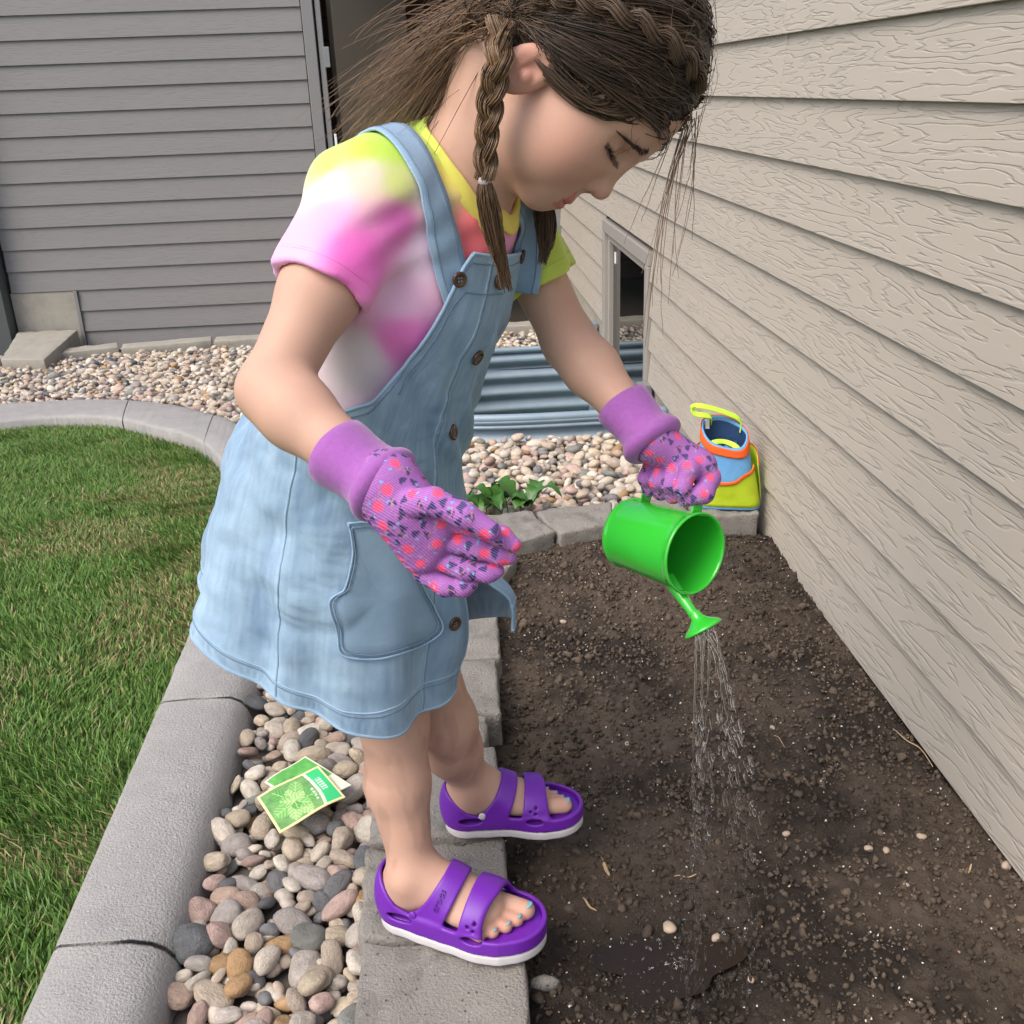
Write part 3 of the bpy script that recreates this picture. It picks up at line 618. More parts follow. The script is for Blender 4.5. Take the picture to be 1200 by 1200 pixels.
# spout and rose
S0 = canp(.070, -.034, .0); RO = un(821, 731, t=1.062); sdv = RO-S0; sdv /= np.linalg.norm(sdv)
su = np.cross(sdv, [1., .2, .1]); su /= np.linalg.norm(su); sw = np.cross(sdv, su); SL = np.linalg.norm(RO-S0)
V, F = revolve([(0, .0075), (SL*.5, .0060), (SL-.018, .0052), (SL-.010, .0062)], 24, S0, sdv, su, sw); mesh('spout', V, F, M_green, can)
rdir = sdv+np.array([0, 0, -.45])+.25*camdir(.3, 0, .4); rdir /= np.linalg.norm(rdir); ru = np.cross(rdir, [0, 1., .2]); ru /= np.linalg.norm(ru); rw = np.cross(rdir, ru)
V, F = revolve([(-.014, .0055), (-.007, .0068), (-.002, .012), (.002, .0185), (.0045, .0208), (.006, .0214), (.007, .0208), (.0073, .019), (.0068, .014), (.008, .0)], 40, RO, rdir, ru, rw); rose = mesh('rose', V, F, M_green, can)
M_hole = plain('spout_hole', (.01, .05, .01), .6)
holes = [RO+rdir*.0082+ru*r*math.cos(q)+rw*r*math.sin(q) for r, k in ((.005, 5), (.0105, 9)) for q in np.arange(k)*2*np.pi/k]
for h in holes:
    b = MB(); b.tube([h-rdir*.001, h+rdir*.0003], .0011, 8); b.build('spray_hole', M_hole, rose)
# --- water ------------------------------------------------------------------------
t = NT('water_drop'); t.col((1, 1, 1)); t.set(Roughness=.0, IOR=1.33); t.b.inputs['Transmission Weight'].default_value = 1.0; M_water = t.m
Vw, Fw, off = [], [], 0
def add_ell(c, d, L, r):
    global off
    d = d/np.linalg.norm(d); u = np.cross(d, [1, .3, 0.]); u /= np.linalg.norm(u); w = np.cross(d, u)
    V = ICO2[0]; k = 1-.35*V[:, 2:3]; P = c+V[:, 2:3]*d*L+(V[:, 0:1]*u+V[:, 1:2]*w)*r*k; Vw.append(P); Fw.append(ICO2[1]+off); off += len(P)
rw_ = np.random.default_rng(3)
for hi, h in enumerate(holes):
    v0 = rdir*rw_.uniform(.06, .25)+np.array([.13, .02, .0])*rw_.uniform(-.9, 1.5)+rw_.normal(0, .03, 3); g = np.array([0, 0, -9.81])
    pos = lambda q: h+v0*q+.5*g*q*q
    # unbroken thread just below the rose
    te = rw_.uniform(.08, .17); tt = np.linspace(0, te, 16); P = np.array([pos(q) for q in tt]); rr = .0013*(1+.35*np.sin(tt*260+hi))*np.linspace(1, .6, 16)
    V, F = tube_vf(P, rr, 6); Q = np.array([f for f in F if len(f) == 4]); Vw.append(V); Fw.append(np.vstack([Q[:, [0, 1, 2]], Q[:, [0, 2, 3]]])+off); off += len(V)
    q = te
    while True:
        q += rw_.uniform(.006, .02); p = pos(q)
        if p[2] < float(soil_z(p[0], p[1]))+.006: break
        vel = v0+g*q; sp = np.linalg.norm(vel)
        for _ in range(rw_.integers(1, 4)):
            r = rw_.uniform(.0007, .0022); add_ell(p+rw_.normal(0, .003+.012*q, 3), vel+rw_.normal(0, .10, 3), r*rw_.uniform(2.0, 7.0), r)
for _ in range(170):                       # splash crown over the puddle
    a = rw_.uniform(0, 6.28); rr = abs(rw_.normal(0, .07)); x_, y_ = .255+rr*math.cos(a), .985+rr*.8*math.sin(a); r = rw_.uniform(.0005, .0022)
    add_ell(np.array([x_, y_, float(soil_z(x_, y_))+.006+abs(rw_.normal(0, .012))]), rw_.normal(0, 1, 3)+[0, 0, .8], r*rw_.uniform(1, 2), r)
P0 = canp(LC+.001, -rt*.95, .006); P = np.array([P0+np.array([.018*q, -.004*q, -.052*q*q-.01*q]) for q in np.linspace(0, 1, 12)]); V, F = tube_vf(P, .0010, 6); Q = np.array([f for f in F if len(f) == 4]); Vw.append(V); Fw.append(np.vstack([Q[:, [0, 1, 2]], Q[:, [0, 2, 3]]])+off); off += len(V)
wat = mesh('falling_water', np.vstack(Vw), np.vstack(Fw), M_water); tag(wat, 'clear water droplets and threads falling from the can', 'water', kind='stuff')

# --- seed packets -------------------------------------------------------------------
def packet(name, px, z, zs, paint, label, curl=.0):
    c = [un(*p, z=z+dz_) for p, dz_ in zip(px, zs)]; n, m_ = 110, 76
    U, Vv = np.meshgrid(np.linspace(0, 1, n), np.linspace(0, 1, m_), indexing='ij'); u = U.ravel()[:, None]; w = Vv.ravel()[:, None]
    P = (c[0]*(1-u)+c[1]*u)*(1-w)+(c[3]*(1-u)+c[2]*u)*w; P[:, 2] += curl*np.sin(np.pi*u[:, 0])+.0012*np.sin(7*u[:, 0]+3*w[:, 0])
    I2 = np.arange(n*m_).reshape(n, m_); F = np.c_[I2[:-1, :-1].ravel(), I2[:-1, 1:].ravel(), I2[1:, 1:].ravel(), I2[1:, :-1].ravel()]
    o = mesh(name, P, F, M_print, None, paint(u[:, 0], w[:, 0])); s_ = o.modifiers.new('paper', 'SOLIDIFY'); s_.thickness = .0016; s_.offset = 0
    return tag(o, label, 'seed packet')
t = NT('glossy_print'); t.col(t.attr()); t.set(Roughness=.32); M_print = t.m
def lin(*c): return np.array([((x/255+.055)/1.055)**2.4 if x > 10 else x/3294 for x in c])
def paint_front(u, w):
    c = np.tile(lin(238, 222, 165), (len(u), 1)); ins = (u > .035) & (u < .965) & (w > .045) & (w < .955)
    dx, dy = (u-.40)*1.45, (w-.52); r = np.hypot(dx, dy); a = np.arctan2(dy, dx)
    f_ = fbm(u*9, w*7, 3)[:, None]; pic = lin(70, 130, 66)*(1-f_)+lin(150, 196, 120)*f_
    for k, (an, L_, w_, g_) in enumerate([(.2, .52, .17, 0), (2.9, .5, .16, 1), (1.2, .46, .15, 2), (-1.0, .48, .16, 1), (-2.2, .5, .17, 0), (2.0, .44, .14, 2), (.75, .34, .12, 1), (-1.6, .30, .11, 2), (3.6, .30, .11, 1), (-.35, .28, .10, 2), (1.7, .22, .09, 0), (-2.7, .2, .08, 2)]):
        x_ = dx*np.cos(an)+dy*np.sin(an); y_ = -dx*np.sin(an)+dy*np.cos(an); e_ = ((x_-L_/2)/(L_/2))**2+(y_/(w_*1.02*(1+.08*np.sin(x_*60))))**2; c_ = [lin(110, 180, 92), lin(146, 206, 116), lin(178, 222, 140)][g_]
        sh_ = (.84+.22*np.cos((x_-np.abs(y_)*.9)*75))[:, None]; rib = (np.abs(y_) < .006)[:, None]; pic = np.where((e_ < 1)[:, None], np.where(rib, lin(200, 228, 160), c_*sh_), pic)
    pic = np.where((r < .022)[:, None], lin(205, 222, 120), pic)
    c = np.where(ins[:, None], pic, c)
    arc = .735+.10*(.25-(w-.45)**2)*2-.02; hd = ins & (u > arc); c = np.where(hd[:, None], lin(62, 196, 118), c); c = np.where((ins & (np.abs(u-arc) < .022))[:, None], lin(226, 226, 206), c)
    # two short lines of tiny white print in the green band, and one line in the picture
    tx = hd & (u > .80) & (u < .905) & (w > .28) & (w < .62) & ((np.abs(u-.825) < .014) | (np.abs(u-.872) < .02)) & (np.sin(w*95) > -.35); c = np.where(tx[:, None], lin(225, 240, 225), c)
    ty = ins & (np.abs(u-(arc-.07)) < .016) & (w > .42) & (w < .78) & (np.sin(w*70) > -.1); c = np.where(ty[:, None], lin(225, 235, 215), c)
    return c
def paint_back(u, w):
    c = np.tile(lin(240, 236, 215), (len(u), 1)); ins = (u > .02) & (u < .97) & (w > .03) & (w < .97); f = fbm(u*16, w*12, 3)
    c = np.where((ins & (u < .62))[:, None], lin(120, 190, 100)*(1-f[:, None])+lin(60, 150, 50)*f[:, None], c)
    bl = ins & (np.hypot((u-.42)*1.4, w-.25) < .3) & (f > .42); c = np.where(bl[:, None], lin(48, 130, 40)*(.7+.6*f[:, None]), c)
    c = np.where((ins & (u > .80) & (w > .1) & (w < .55))[:, None], lin(165, 205, 240), c); c = np.where((ins & (np.hypot((u-.90), (w-.45)) < .12))[:, None], lin(150, 205, 40), c); c = np.where((ins & (u > .70) & (u < .80) & (w < .2))[:, None], lin(230, 235, 70), c)
    return c
packet('seed_packet', [(310, 917), (358, 887), (412, 920), (364, 951)], .040, (0, 0, .002, .002), lambda u, w: paint_back(w, u) if False else paint_back(u*0+w*.55+u*.0+.45*w, u), 'green seed packet with leafy bush picture tucked under another packet', .002)
packet('seed_packet', [(301, 935), (373, 898), (405, 934), (328, 977)], .047, (0, .004, .003, 0), paint_front, 'green and cream seed packet with pale leaf picture lying on river stones', .003)

# --- leafy plant behind the edging ----------------------------------------------------
t = NT('plant_leaf'); v = t.coord(); t.col(t.mix(t.noise(v, 40), (.022, .085, .012), (.06, .17, .025))); t.set(Roughness=.4); M_leaf = t.m
pb = un(583, 598, z=-.01); plant = empty('leafy_plant', pb, 'small dark green leafy plant growing behind the edging blocks', 'plant')
rp = np.random.default_rng(5)
def leaf_mesh(base, az, L, wid, up, lob=.2):
    n = 14; s_ = np.linspace(0, 1, n); mid = np.c_[np.cos(az)*L*s_, np.sin(az)*L*s_, up*L*np.sin(s_*2.2)*.8-.25*L*s_**2]+base; side = np.array([-np.sin(az), np.cos(az), 0])
    wv = wid*np.sin(np.pi*np.clip(s_*.93+.05, 0, 1))**.8*(1+lob*np.sin(s_*24)); V = []
    for k in (-1, -.5, 0, .5, 1): V.append(mid+side*(wv*k)[:, None]+np.array([0, 0, 1])*(np.abs(k)*wv*.35+.002*np.sin(s_*17+k*4))[:, None])
    V = np.stack(V, 1).reshape(-1, 3); I2 = np.arange(n*5).reshape(n, 5); return V, np.c_[I2[:-1, :-1].ravel(), I2[:-1, 1:].ravel(), I2[1:, 1:].ravel(), I2[1:, :-1].ravel()]
for k in range(17):
    az = rp.uniform(-.5, 3.4) if k < 12 else rp.uniform(0, 6.28); V, F = leaf_mesh(pb+np.array([rp.uniform(-.05, .10), rp.uniform(-.02, .02), .01]), az, rp.uniform(.05, .095), rp.uniform(.016, .028), rp.uniform(.3, 1.1)); mesh('leaf', V, F, M_leaf, plant)
b = MB()
for k in range(6): b.tube([pb+[.02*k-.03, 0, -.02], pb+[.018*k-.03, .01, .03]], .002, 5)
b.build('stem', M_leaf, plant)

# --- toy tool bag ------------------------------------------------------------------------
def cloth(name, c):
    t = NT(name); v = t.coord(); t.col(t.mix(t.noise(v, 35, 4), tuple(x*.86 for x in c), tuple(min(1, x*1.08) for x in c))); t.set(Roughness=.65)
    t.bump(t.math('ADD', t.noise(v, 28, 3), t.math('MULTIPLY', t.noise(v, 900, 2), .12)), .5, .006); return t.m
M_blue, M_lime, M_orange, M_navy = cloth('blue_nylon', (.14, .38, .72)), cloth('lime_nylon', (.50, .66, .02)), cloth('orange_binding', (.85, .13, .015)), cloth('navy_lining', (.02, .06, .17))
M_lime2 = cloth('lime_webbing', (.55, .85, .06)); M_tag = plain('white_fabric_tag', (.8, .76, .78))
BG = np.array([un(859, 597, z=.058)[0], un(853, 597, z=.058)[1]+.045, .057]); yaw = math.radians(-14)
bxv, byv, bzv = np.array([math.cos(yaw), math.sin(yaw), 0]), np.array([-math.sin(yaw), math.cos(yaw), 0]), np.array([0., 0, 1])
bag = empty('toy_tool_bag', BG, 'blue, lime and orange fabric tool bag on the end block against siding', 'bag')
def bp(x, y, z): return BG+np.multiply.outer(x, bxv)+np.multiply.outer(y, byv)+np.multiply.outer(z, bzv)
def bag_ring(s, off=0):
    """outline at height fraction s"""
    th = np.arange(72)*2*np.pi/72; e = .55+.35*s
    hx, hy = .076-.020*s+off, .044-.006*s+off; c, sn = np.cos(th), np.sin(th)
    x = hx*np.sign(c)*np.abs(c)**e; y = hy*np.sign(sn)*np.abs(sn)**e
    pk = 1+.02*np.sin(5*th+6*s); return x*pk-.016*s, y*pk-.002*s
def bag_pt(th_i, s, off=0):
    x, y = bag_ring(s, off); z = .185*s+.030*s*np.clip((y/.04), -1, 1)*1.0+.012*s*(-x/.05); return bp(x, y, z)[th_i] if th_i is not None else bp(x, y, z)
ss = np.linspace(0, 1, 26); rows = [bag_pt(None, s) for s in ss]; inner = [bag_pt(None, s, -.004) for s in ss[::-1]]
V = np.vstack(rows+inner); n = 72; K = len(rows)+len(inner); F = np.array([(i*n+j, i*n+(j+1) % n, (i+1)*n+(j+1) % n, (i+1)*n+j) for i in range(K-1) for j in range(n)])
o = mesh('body', V, F, M_blue, bag); o.data.materials.append(M_navy)
mi = np.zeros(len(F), np.int32); mi[(len(rows)+1)*n:] = 1; o.data.polygons.foreach_set('material_index', mi)
b = MB(); b.add(np.vstack([bag_pt(None, 0.005)]), [tuple(range(72))[::-1]]); b.build('base', M_blue, bag)
def band(name, th0, th1, s0f, s1f, off, mat, parent, nn=60, k=6, closed=False):
    ths = np.linspace(th0, th1, nn); V = []
    for i in range(k):
        row = []
        for q in ths:
            s = s0f(q)+(s1f(q)-s0f(q))*i/(k-1); R_ = bag_pt(None, s, off(i/(k-1), q) if callable(off) else off); f_ = (q % (2*np.pi))/(2*np.pi)*72; a_ = int(f_) % 72; row.append(R_[a_]*(1-f_+int(f_))+R_[(a_+1) % 72]*(f_-int(f_)))
        V.append(np.array(row))
    V = np.stack(V, 0); I2 = np.arange(k*nn).reshape(k, nn); o = mesh(name, V.reshape(-1, 3), np.c_[I2[:-1, :-1].ravel(), I2[:-1, 1:].ravel(), I2[1:, 1:].ravel(), I2[1:, :-1].ravel()], mat, parent)
    m_ = o.modifiers.new('s', 'SOLIDIFY'); m_.thickness = .0016; m_.offset = 0; return o
band('rim_binding', 0, 2*np.pi, lambda q: .87, lambda q: 1.0, .0022, M_orange, bag, 90)
pk_top = lambda q: .66-.20*np.exp(-((q-4.55)/.55)**2)+.0*q
pk = band('pocket', 3.25, 6.15, lambda q: .04, pk_top, lambda f, q: .004+.010*f*np.exp(-((q-4.6)/.8)**2), M_lime, bag, 70, 9)
band('pocket_binding', 3.25, 6.15, lambda q: pk_top(q)-.035, lambda q: pk_top(q)+.018, lambda f, q: .0062+.010*np.exp(-((q-4.6)/.8)**2), M_orange, pk, 70, 4)
pk2 = band('side_pocket', -.10, 1.35, lambda q: .06, lambda q: .70, lambda f, q: .005+.012*f, M_lime, bag, 30, 6); band('pocket_binding', -.10, 1.35, lambda q: .665, lambda q: .72, .019, M_orange, pk2, 30, 3)
pk3 = band('side_pocket', 2.0, 3.15, lambda q: .06, lambda q: .62, lambda f, q: .005+.010*f, M_lime, bag, 30, 6); band('pocket_binding', 2.0, 3.15, lambda q: .585, lambda q: .64, .017, M_orange, pk3, 30, 3)
band('base_skirt', 0, 2*np.pi, lambda q: 0, lambda q: .13, .0028, M_blue, bag, 90)
def strap_mesh(name, P, wd, side, mat, parent, tk=.0012):
    P = spline(P, 40); T = np.gradient(P, axis=0); T /= np.linalg.norm(T, axis=1)[:, None]; sv_ = np.broadcast_to(np.asarray(side, float), P.shape); sv_ = sv_-(sv_*T).sum(1)[:, None]*T; sv_ /= np.linalg.norm(sv_, axis=1)[:, None]; N_ = np.cross(T, sv_)
    V = np.stack([P+sv_*wd+N_*tk, P-sv_*wd+N_*tk, P-sv_*wd-N_*tk, P+sv_*wd-N_*tk], 1); n = len(P); I2 = np.arange(n*4).reshape(n, 4); F = [(I2[i, j], I2[i, (j+1) % 4], I2[i+1, (j+1) % 4], I2[i+1, j]) for i in range(n-1) for j in range(4)]+[tuple(I2[0]), tuple(I2[-1][::-1])]
    b = MB(); b.add(V.reshape(-1, 3), F); return b.build(name, mat, parent, bevel=.0006)
top = lambda q, s=1.0: bag_pt(int(q/(2*np.pi)*72) % 72, s)
h0, h1 = top(.9), top(2.2)
strap_mesh('handle', [h0-bzv*.02, h0+bzv*.008, h0+np.array([-.03, .0, .028]), (h0+h1)/2+np.array([-.055, -.008, .040]), h1+np.array([-.050, -.015, .032]), h1+np.array([-.048, -.03, .018]), h1+np.array([-.01, -.025, .008]), h1-bzv*.015], .0085, [.2, 1, .5], M_lime2, bag)
h2, h3 = top(4.2), top(5.4)
strap_mesh('handle', [h2-bzv*.03+byv*.008, h2+byv*.012-bzv*.004, (h2+h3)/2+byv*.03+bzv*.002, h3+byv*.014-bzv*.004, h3-bzv*.03+byv*.006], .007, [0, 1, .7], M_lime2, bag)
for q in (4.25, 5.5, 2.5):
    p = top(q)+byv*(.008 if q > 3 else -.008); strap_mesh('fabric_tag', [p-bzv*.026, p-bzv*.012, p+bzv*.0], .006, bxv, M_tag, bag, .0005)
# toy tools inside
for i, (q, c) in enumerate(((-.022, M_lime2), (.0, M_blue), (.02, M_navy))):
    tl = empty('toy_tool', bp(q, 0, .05), ['lime green toy tool handle inside the tool bag', 'blue toy tool handle inside the tool bag', 'navy toy tool handle inside the tool bag'][i], 'toy tool')
    b = MB(); b.tube(spline([bp(q, .004, .03), bp(q-.005, .0, .10), bp(q-.010, -.002, .165)], 14), np.r_[np.linspace(.006, .009, 10), .010, .010, .008, .004], 12); b.build('grip', c, tl, smooth_=True)
    b = MB(); b.tube([bp(q, .004, .012), bp(q, .004, .034)], .0035, 8); b.build('shaft', M_tag, tl)
# ================================================================== THE CHILD
# --- signed-distance sculpting: soft unions of tapered limbs, meshed with surface nets ---
def rcone(P, a, b, ra, rb):
    a = np.asarray(a, float); b = np.asarray(b, float); ab = b-a; t_ = np.clip(((P-a)@ab)/(ab@ab), 0, 1)
    return np.linalg.norm(P-a-t_[:, None]*ab, axis=1)-(ra+(rb-ra)*t_)
def ell(P, c, r, A=None):
    q = P-np.asarray(c, float); r = np.asarray(r, float)
    if A is not None: q = q@A                       # columns of A are the axes
    k0 = np.linalg.norm(q/r, axis=1); k1 = np.linalg.norm(q/(r*r), axis=1); return k0*(k0-1)/(k1+1e-9)
def smin(a, b, k):
    h = np.maximum(k-np.abs(a-b), 0)/k; return np.minimum(a, b)-h*h*k*.25
def smax(a, b, k): return -smin(-a, -b, k)
class Shape:
    """groups of (lo, hi, function) joined softly"""
    def __init__(s, k=.012): s.g = []; s.k = k
    def add(s, pts, rad, fn): p = np.atleast_2d(pts); s.g.append((p.min(0)-rad, p.max(0)+rad, fn))
    def __call__(s, P, pad=.03):
        lo, hi = P.min(0)-pad, P.max(0)+pad; d = np.full(len(P), .06)
        for a, b, f in s.g:
            if (a > hi).any() or (b < lo).any(): continue
            d = smin(d, f(P), s.k)
        return d
def mesh_sdf(f, lo, hi, h, newton=2):
    lo = np.asarray(lo, float); hi = np.asarray(hi, float); B = 12; n = (np.ceil((hi-lo)/h/B).astype(int))*B
    D = np.full(n, 1., np.float32); ax = np.arange(B); li_ = np.stack(np.meshgrid(ax, ax, ax, indexing='ij'), -1).reshape(-1, 3)
    nb = n//B; cen = np.stack(np.meshgrid(*[np.arange(k) for k in nb], indexing='ij'), -1).reshape(-1, 3)
    rad = B*h*.87+.004
    DC = np.concatenate([f(z_) for z_ in np.array_split(lo+cen*B*h+(B-1)*h/2, max(1, len(cen)//400))])
    for ci, c in enumerate(cen):
        p0 = lo+c*B*h; ctr_ = p0+(B-1)*h/2
        dc = DC[ci]; sl = tuple(slice(a*B, a*B+B) for a in c)
        if abs(dc) > rad*1.5: D[sl] = dc; continue
        D[sl] = f(p0+li_*h).reshape(B, B, B)
    S_ = D < 0; s8 = np.zeros(np.array(n)-1, np.uint8)
    cs = [(i, j, k) for i in (0, 1) for j in (0, 1) for k in (0, 1)]
    for i, j, k in cs: s8 += S_[i:n[0]-1+i, j:n[1]-1+j, k:n[2]-1+k]
    I, J, K = np.nonzero((s8 > 0) & (s8 < 8)); val = np.stack([D[I+i, J+j, K+k] for i, j, k in cs], 1); acc = np.zeros((len(I), 3)); cnt = np.zeros(len(I))
    for a in range(8):
        for b in range(a+1, 8):
            if sum(abs(cs[a][q]-cs[b][q]) for q in range(3)) != 1: continue
            m_ = (val[:, a] < 0) != (val[:, b] < 0); t_ = val[m_, a]/(val[m_, a]-val[m_, b]); acc[m_] += np.array(cs[a])+t_[:, None]*(np.array(cs[b])-np.array(cs[a])); cnt[m_] += 1
    V = lo+(np.c_[I, J, K]+acc/cnt[:, None])*h
    idm = np.full(s8.shape, -1, np.int32); idm[I, J, K] = np.arange(len(I)); F = []
    for ax_ in range(3):
        o1, o2 = [(1, 2), (2, 0), (0, 1)][ax_]
        sl0 = [slice(1, -1)]*3; sl1 = [slice(1, -1)]*3; sl0[ax_] = slice(0, -1); sl1[ax_] = slice(1, None)
        A_, B_ = S_[tuple(sl0)], S_[tuple(sl1)]; q = np.argwhere(A_ != B_); off_ = np.array([1, 1, 1]); off_[ax_] = 0; q = q+off_
        fl = S_[q[:, 0], q[:, 1], q[:, 2]]
        def cell(d1, d2): w = q.copy(); w[:, o1] -= d1; w[:, o2] -= d2; return idm[w[:, 0], w[:, 1], w[:, 2]]
        quad = np.stack([cell(1, 1), cell(0, 1), cell(0, 0), cell(1, 0)], 1); quad[~fl] = quad[~fl][:, ::-1]; F.append(quad)
    F = np.vstack(F); F = F[(F >= 0).all(1)]
    for _ in range(newton):
        for s0 in range(0, len(V), 4000):
            o_ = np.argsort(V[:, 2])[s0:s0+4000] if s0 == 0 else order[s0:s0+4000]
            if s0 == 0: order = np.argsort(V[:, 2]); o_ = order[:4000]
            p = V[o_]; e = h*.4; d = f(p); g = np.stack([f(p+[e, 0, 0])-f(p-[e, 0, 0]), f(p+[0, e, 0])-f(p-[0, e, 0]), f(p+[0, 0, e])-f(p-[0, 0, e])], 1)/(2*e)
            st = d[:, None]*g/np.maximum((g*g).sum(1), .3)[:, None]; L_ = np.linalg.norm(st, axis=1); st *= np.minimum(1, h*.6/np.maximum(L_, 1e-9))[:, None]; V[o_] = p-st
    return V, F

# --- pose: joints from the photograph -------------------------------------------------
def J(px, py, t): return un(px, py, t=t)
hipC, waistC, chestC, uchest, neckB = J(408, 640, 1.19), J(425, 500, 1.125), J(470, 350, 1.06), J(505, 250, 1.02), J(552, 182, .985)
shR, elR, wrR = J(428, 232, .935), J(318, 458, .895), J(428, 552, .85)
shL, elL, wrL = J(590, 245, 1.09), J(668, 402, 1.135), J(752, 502, 1.085)
ya = math.radians(32); FB = np.array([math.cos(ya), -math.sin(ya), 0]); LB = np.array([math.sin(ya), math.cos(ya), 0])      # facing, and the child's left
# head frame
HCt = J(700, 55, .93)
hy = math.radians(-5); hr = math.radians(12); hf = camdir(.51*math.cos(hy), .86*math.cos(hy), -math.sin(hy)); hu = camdir(.86*math.cos(hr), -.51*math.cos(hr), -math.sin(hr)); hu = hu-(hu@hf)*hf; hu /= np.linalg.norm(hu); hl = np.cross(hu, hf)
HA = np.stack([hf, hl, hu], 1)
def hp_(x, y, z): return HCt+HA@np.array([x, y, z])
def hloc(P): return (P-HCt)@HA
def head_sdf(P):
    q = hloc(P); s = q.copy(); s[:, 1] = np.abs(q[:, 1])
    d = ell(q, (.006, 0, .0), (.096, .075, .092))
    d = smin(d, ell(q, (.046, 0, -.006), (.056, .062, .060)), .02)
    d = smin(d, ell(q, (.044, 0, -.060), (.054, .057, .062)), .03)
    d = smin(d, ell(s, (.058, .031, -.071), (.0365, .0335, .034)), .022)
    d = smin(d, ell(q, (.038, 0, -.092), (.050, .044, .032)), .025)
    d = smin(d, np.linalg.norm(q-[.082, 0, -.111], axis=1)-.0135, .022)
    d = smin(d, ell(q, (.080, 0, -.091), (.021, .028, .022)), .015)
    d = smin(d, rcone(s, (.0865, .010, -.011), (.073, .042, -.012), .011, .009), .014)
    d = smax(d, -ell(s, (.098, .031, -.030), (.013, .017, .0085)), .014)
    d = smin(d, ell(s, (.0795, .0295, -.0315), (.0125, .0155, .0115)), .005)
    lidc = ell(s, (.0930, .0305, -.0372), (.006, .0165, .0011)); d = smax(d, -lidc, .002)
    d = smin(d, rcone(q, (.093, 0, -.024), (.108, 0, -.058), .0065, .0085), .013)
    d = smin(d, np.linalg.norm(q-[.1098, 0, -.0590], axis=1)-.0086, .006)
    d = smin(d, np.linalg.norm(s-[.1005, .0098, -.0655], axis=1)-.0066, .006)
    d = smax(d, -ell(s, (.1065, .0055, -.0715), (.0045, .0030, .0026)), .003)
    d = smin(d, ell(q, (.0975, 0, -.0890), (.0075, .0165, .0046)), .005)
    d = smin(d, ell(q, (.0960, 0, -.0985), (.0080, .0140, .0052)), .005)
    d = smax(d, -ell(q, (.1060, 0, -.0938), (.0085, .0185, .0011)), .0025)
    # ear
    ec = np.array([.000, .0735, -.066]); ea = math.radians(-12); Ae = np.array([[math.cos(ea), 0, math.sin(ea)], [.32, 1, 0], [-math.sin(ea), 0, math.cos(ea)]]).T; Ae = Ae/np.linalg.norm(Ae, axis=0)
    e = ell(s, ec, (.0185, .0075, .0290), Ae); e = smax(e, -ell(s, ec+[.003, .0085, .003], (.0105, .0065, .0185), Ae), .004)
    e = smin(e, ell(s, ec+[.006, .002, -.004], (.005, .005, .006)), .004); e = smin(e, rcone(s, ec+[-.004, .004, .012], ec+[-.005, .004, -.008], .003, .0025), .003)
    return smin(d, e, .004)
def limb(*pr_):
    def f(P):
        d = None
        for a, b, ra, rb in pr_:
            e = rcone(P, a, b, ra, rb); d = e if d is None else smin(d, e, .018)
        return d
    return f
skull_base = hp_(-.030, 0, -.085)
body = Shape(.02)
body.add([hp_(x, y, z) for x in (-.1, .12) for y in (-.09, .09) for z in (-.13, .1)], .01, head_sdf)
body.add([neckB, skull_base, uchest], .09, limb((neckB+FB*.0-np.array([0, 0, .02]), skull_base, .046, .044), (uchest, neckB, .07, .044)))
def torso_sdf(P, o=0):
    def axm(c, u): u = u/np.linalg.norm(u); l = LB-(LB@u)*u; l /= np.linalg.norm(l); return np.stack([np.cross(l, u), l, u], 1)
    up1 = neckB-chestC; up2 = chestC-hipC
    d = ell(P, chestC, (.088+o, .108+o, .13+o), axm(chestC, up1)); d = smin(d, ell(P, uchest-.015*FB, (.070+o, .112+o, .075+o), axm(uchest, up1)), .04)
    d = smin(d, ell(P, waistC, (.096+o, .104+o, .13+o), axm(waistC, up2)), .05); return smin(d, ell(P, hipC, (.098+o, .115+o, .11+o), axm(hipC, up2)), .05)
body.add([hipC, neckB, chestC], .16, torso_sdf)
eR = elR+.0; mR = (elR+wrR)/2
body.add([shR, elR, wrR], .06, limb((shR, (shR+elR)/2, .036, .0335), ((shR+elR)/2, elR, .0335, .0272), (elR, elR*.72+wrR*.28, .0272, .0298), (elR*.72+wrR*.28, wrR, .0298, .0228)))
body.add([shL, elL, wrL], .06, limb((shL, elL, .034, .0275), (elL, elL*.7+wrL*.3, .0275, .0285), (elL*.7+wrL*.3, wrL, .0285, .021)))
body.add([uchest, shR, shL], .07, limb((uchest+.01*np.array([0, 0, 1]), shR, .05, .038), (uchest, shL, .05, .036)))
# feet: heel point and heading on the block top
ZB = .061
class Foot:
    def __init__(s, heel, toe, side, z, scale=1.0, pitch=0.):
        d = np.r_[np.asarray(toe)-np.asarray(heel), 0]; s.f = d/np.linalg.norm(d); s.l = np.array([-s.f[1], s.f[0], 0]); s.u = np.array([0, 0, 1.])
        c, sn = math.cos(pitch), math.sin(pitch); s.f, s.u = s.f*c+s.u*sn, s.u*c-s.f*sn
        s.o = np.r_[heel, z]; s.A = np.stack([s.f, s.l, s.u], 1); s.side = side; s.k = scale
    def loc(s, P): q = ((P-s.o)@s.A)/s.k; q = q.copy(); q[:, 1] *= s.side; return q      # +y = inner side of the foot
    def w(s, x, y, z): return s.o+s.A@(np.array([x, y*s.side, z])*s.k)
TOES = [((.138, .0185, .039), (.182, .0165, .0365), .0128, .0118), ((.140, .002, .037), (.176, .001, .034), .0098, .0085), ((.137, -.0105, .036), (.167, -.012, .033), .0092, .0080), ((.132, -.0215, .035), (.155, -.0245, .032), .0088, .0075), ((.125, -.030, .034), (.142, -.034, .031), .0082, .0070)]
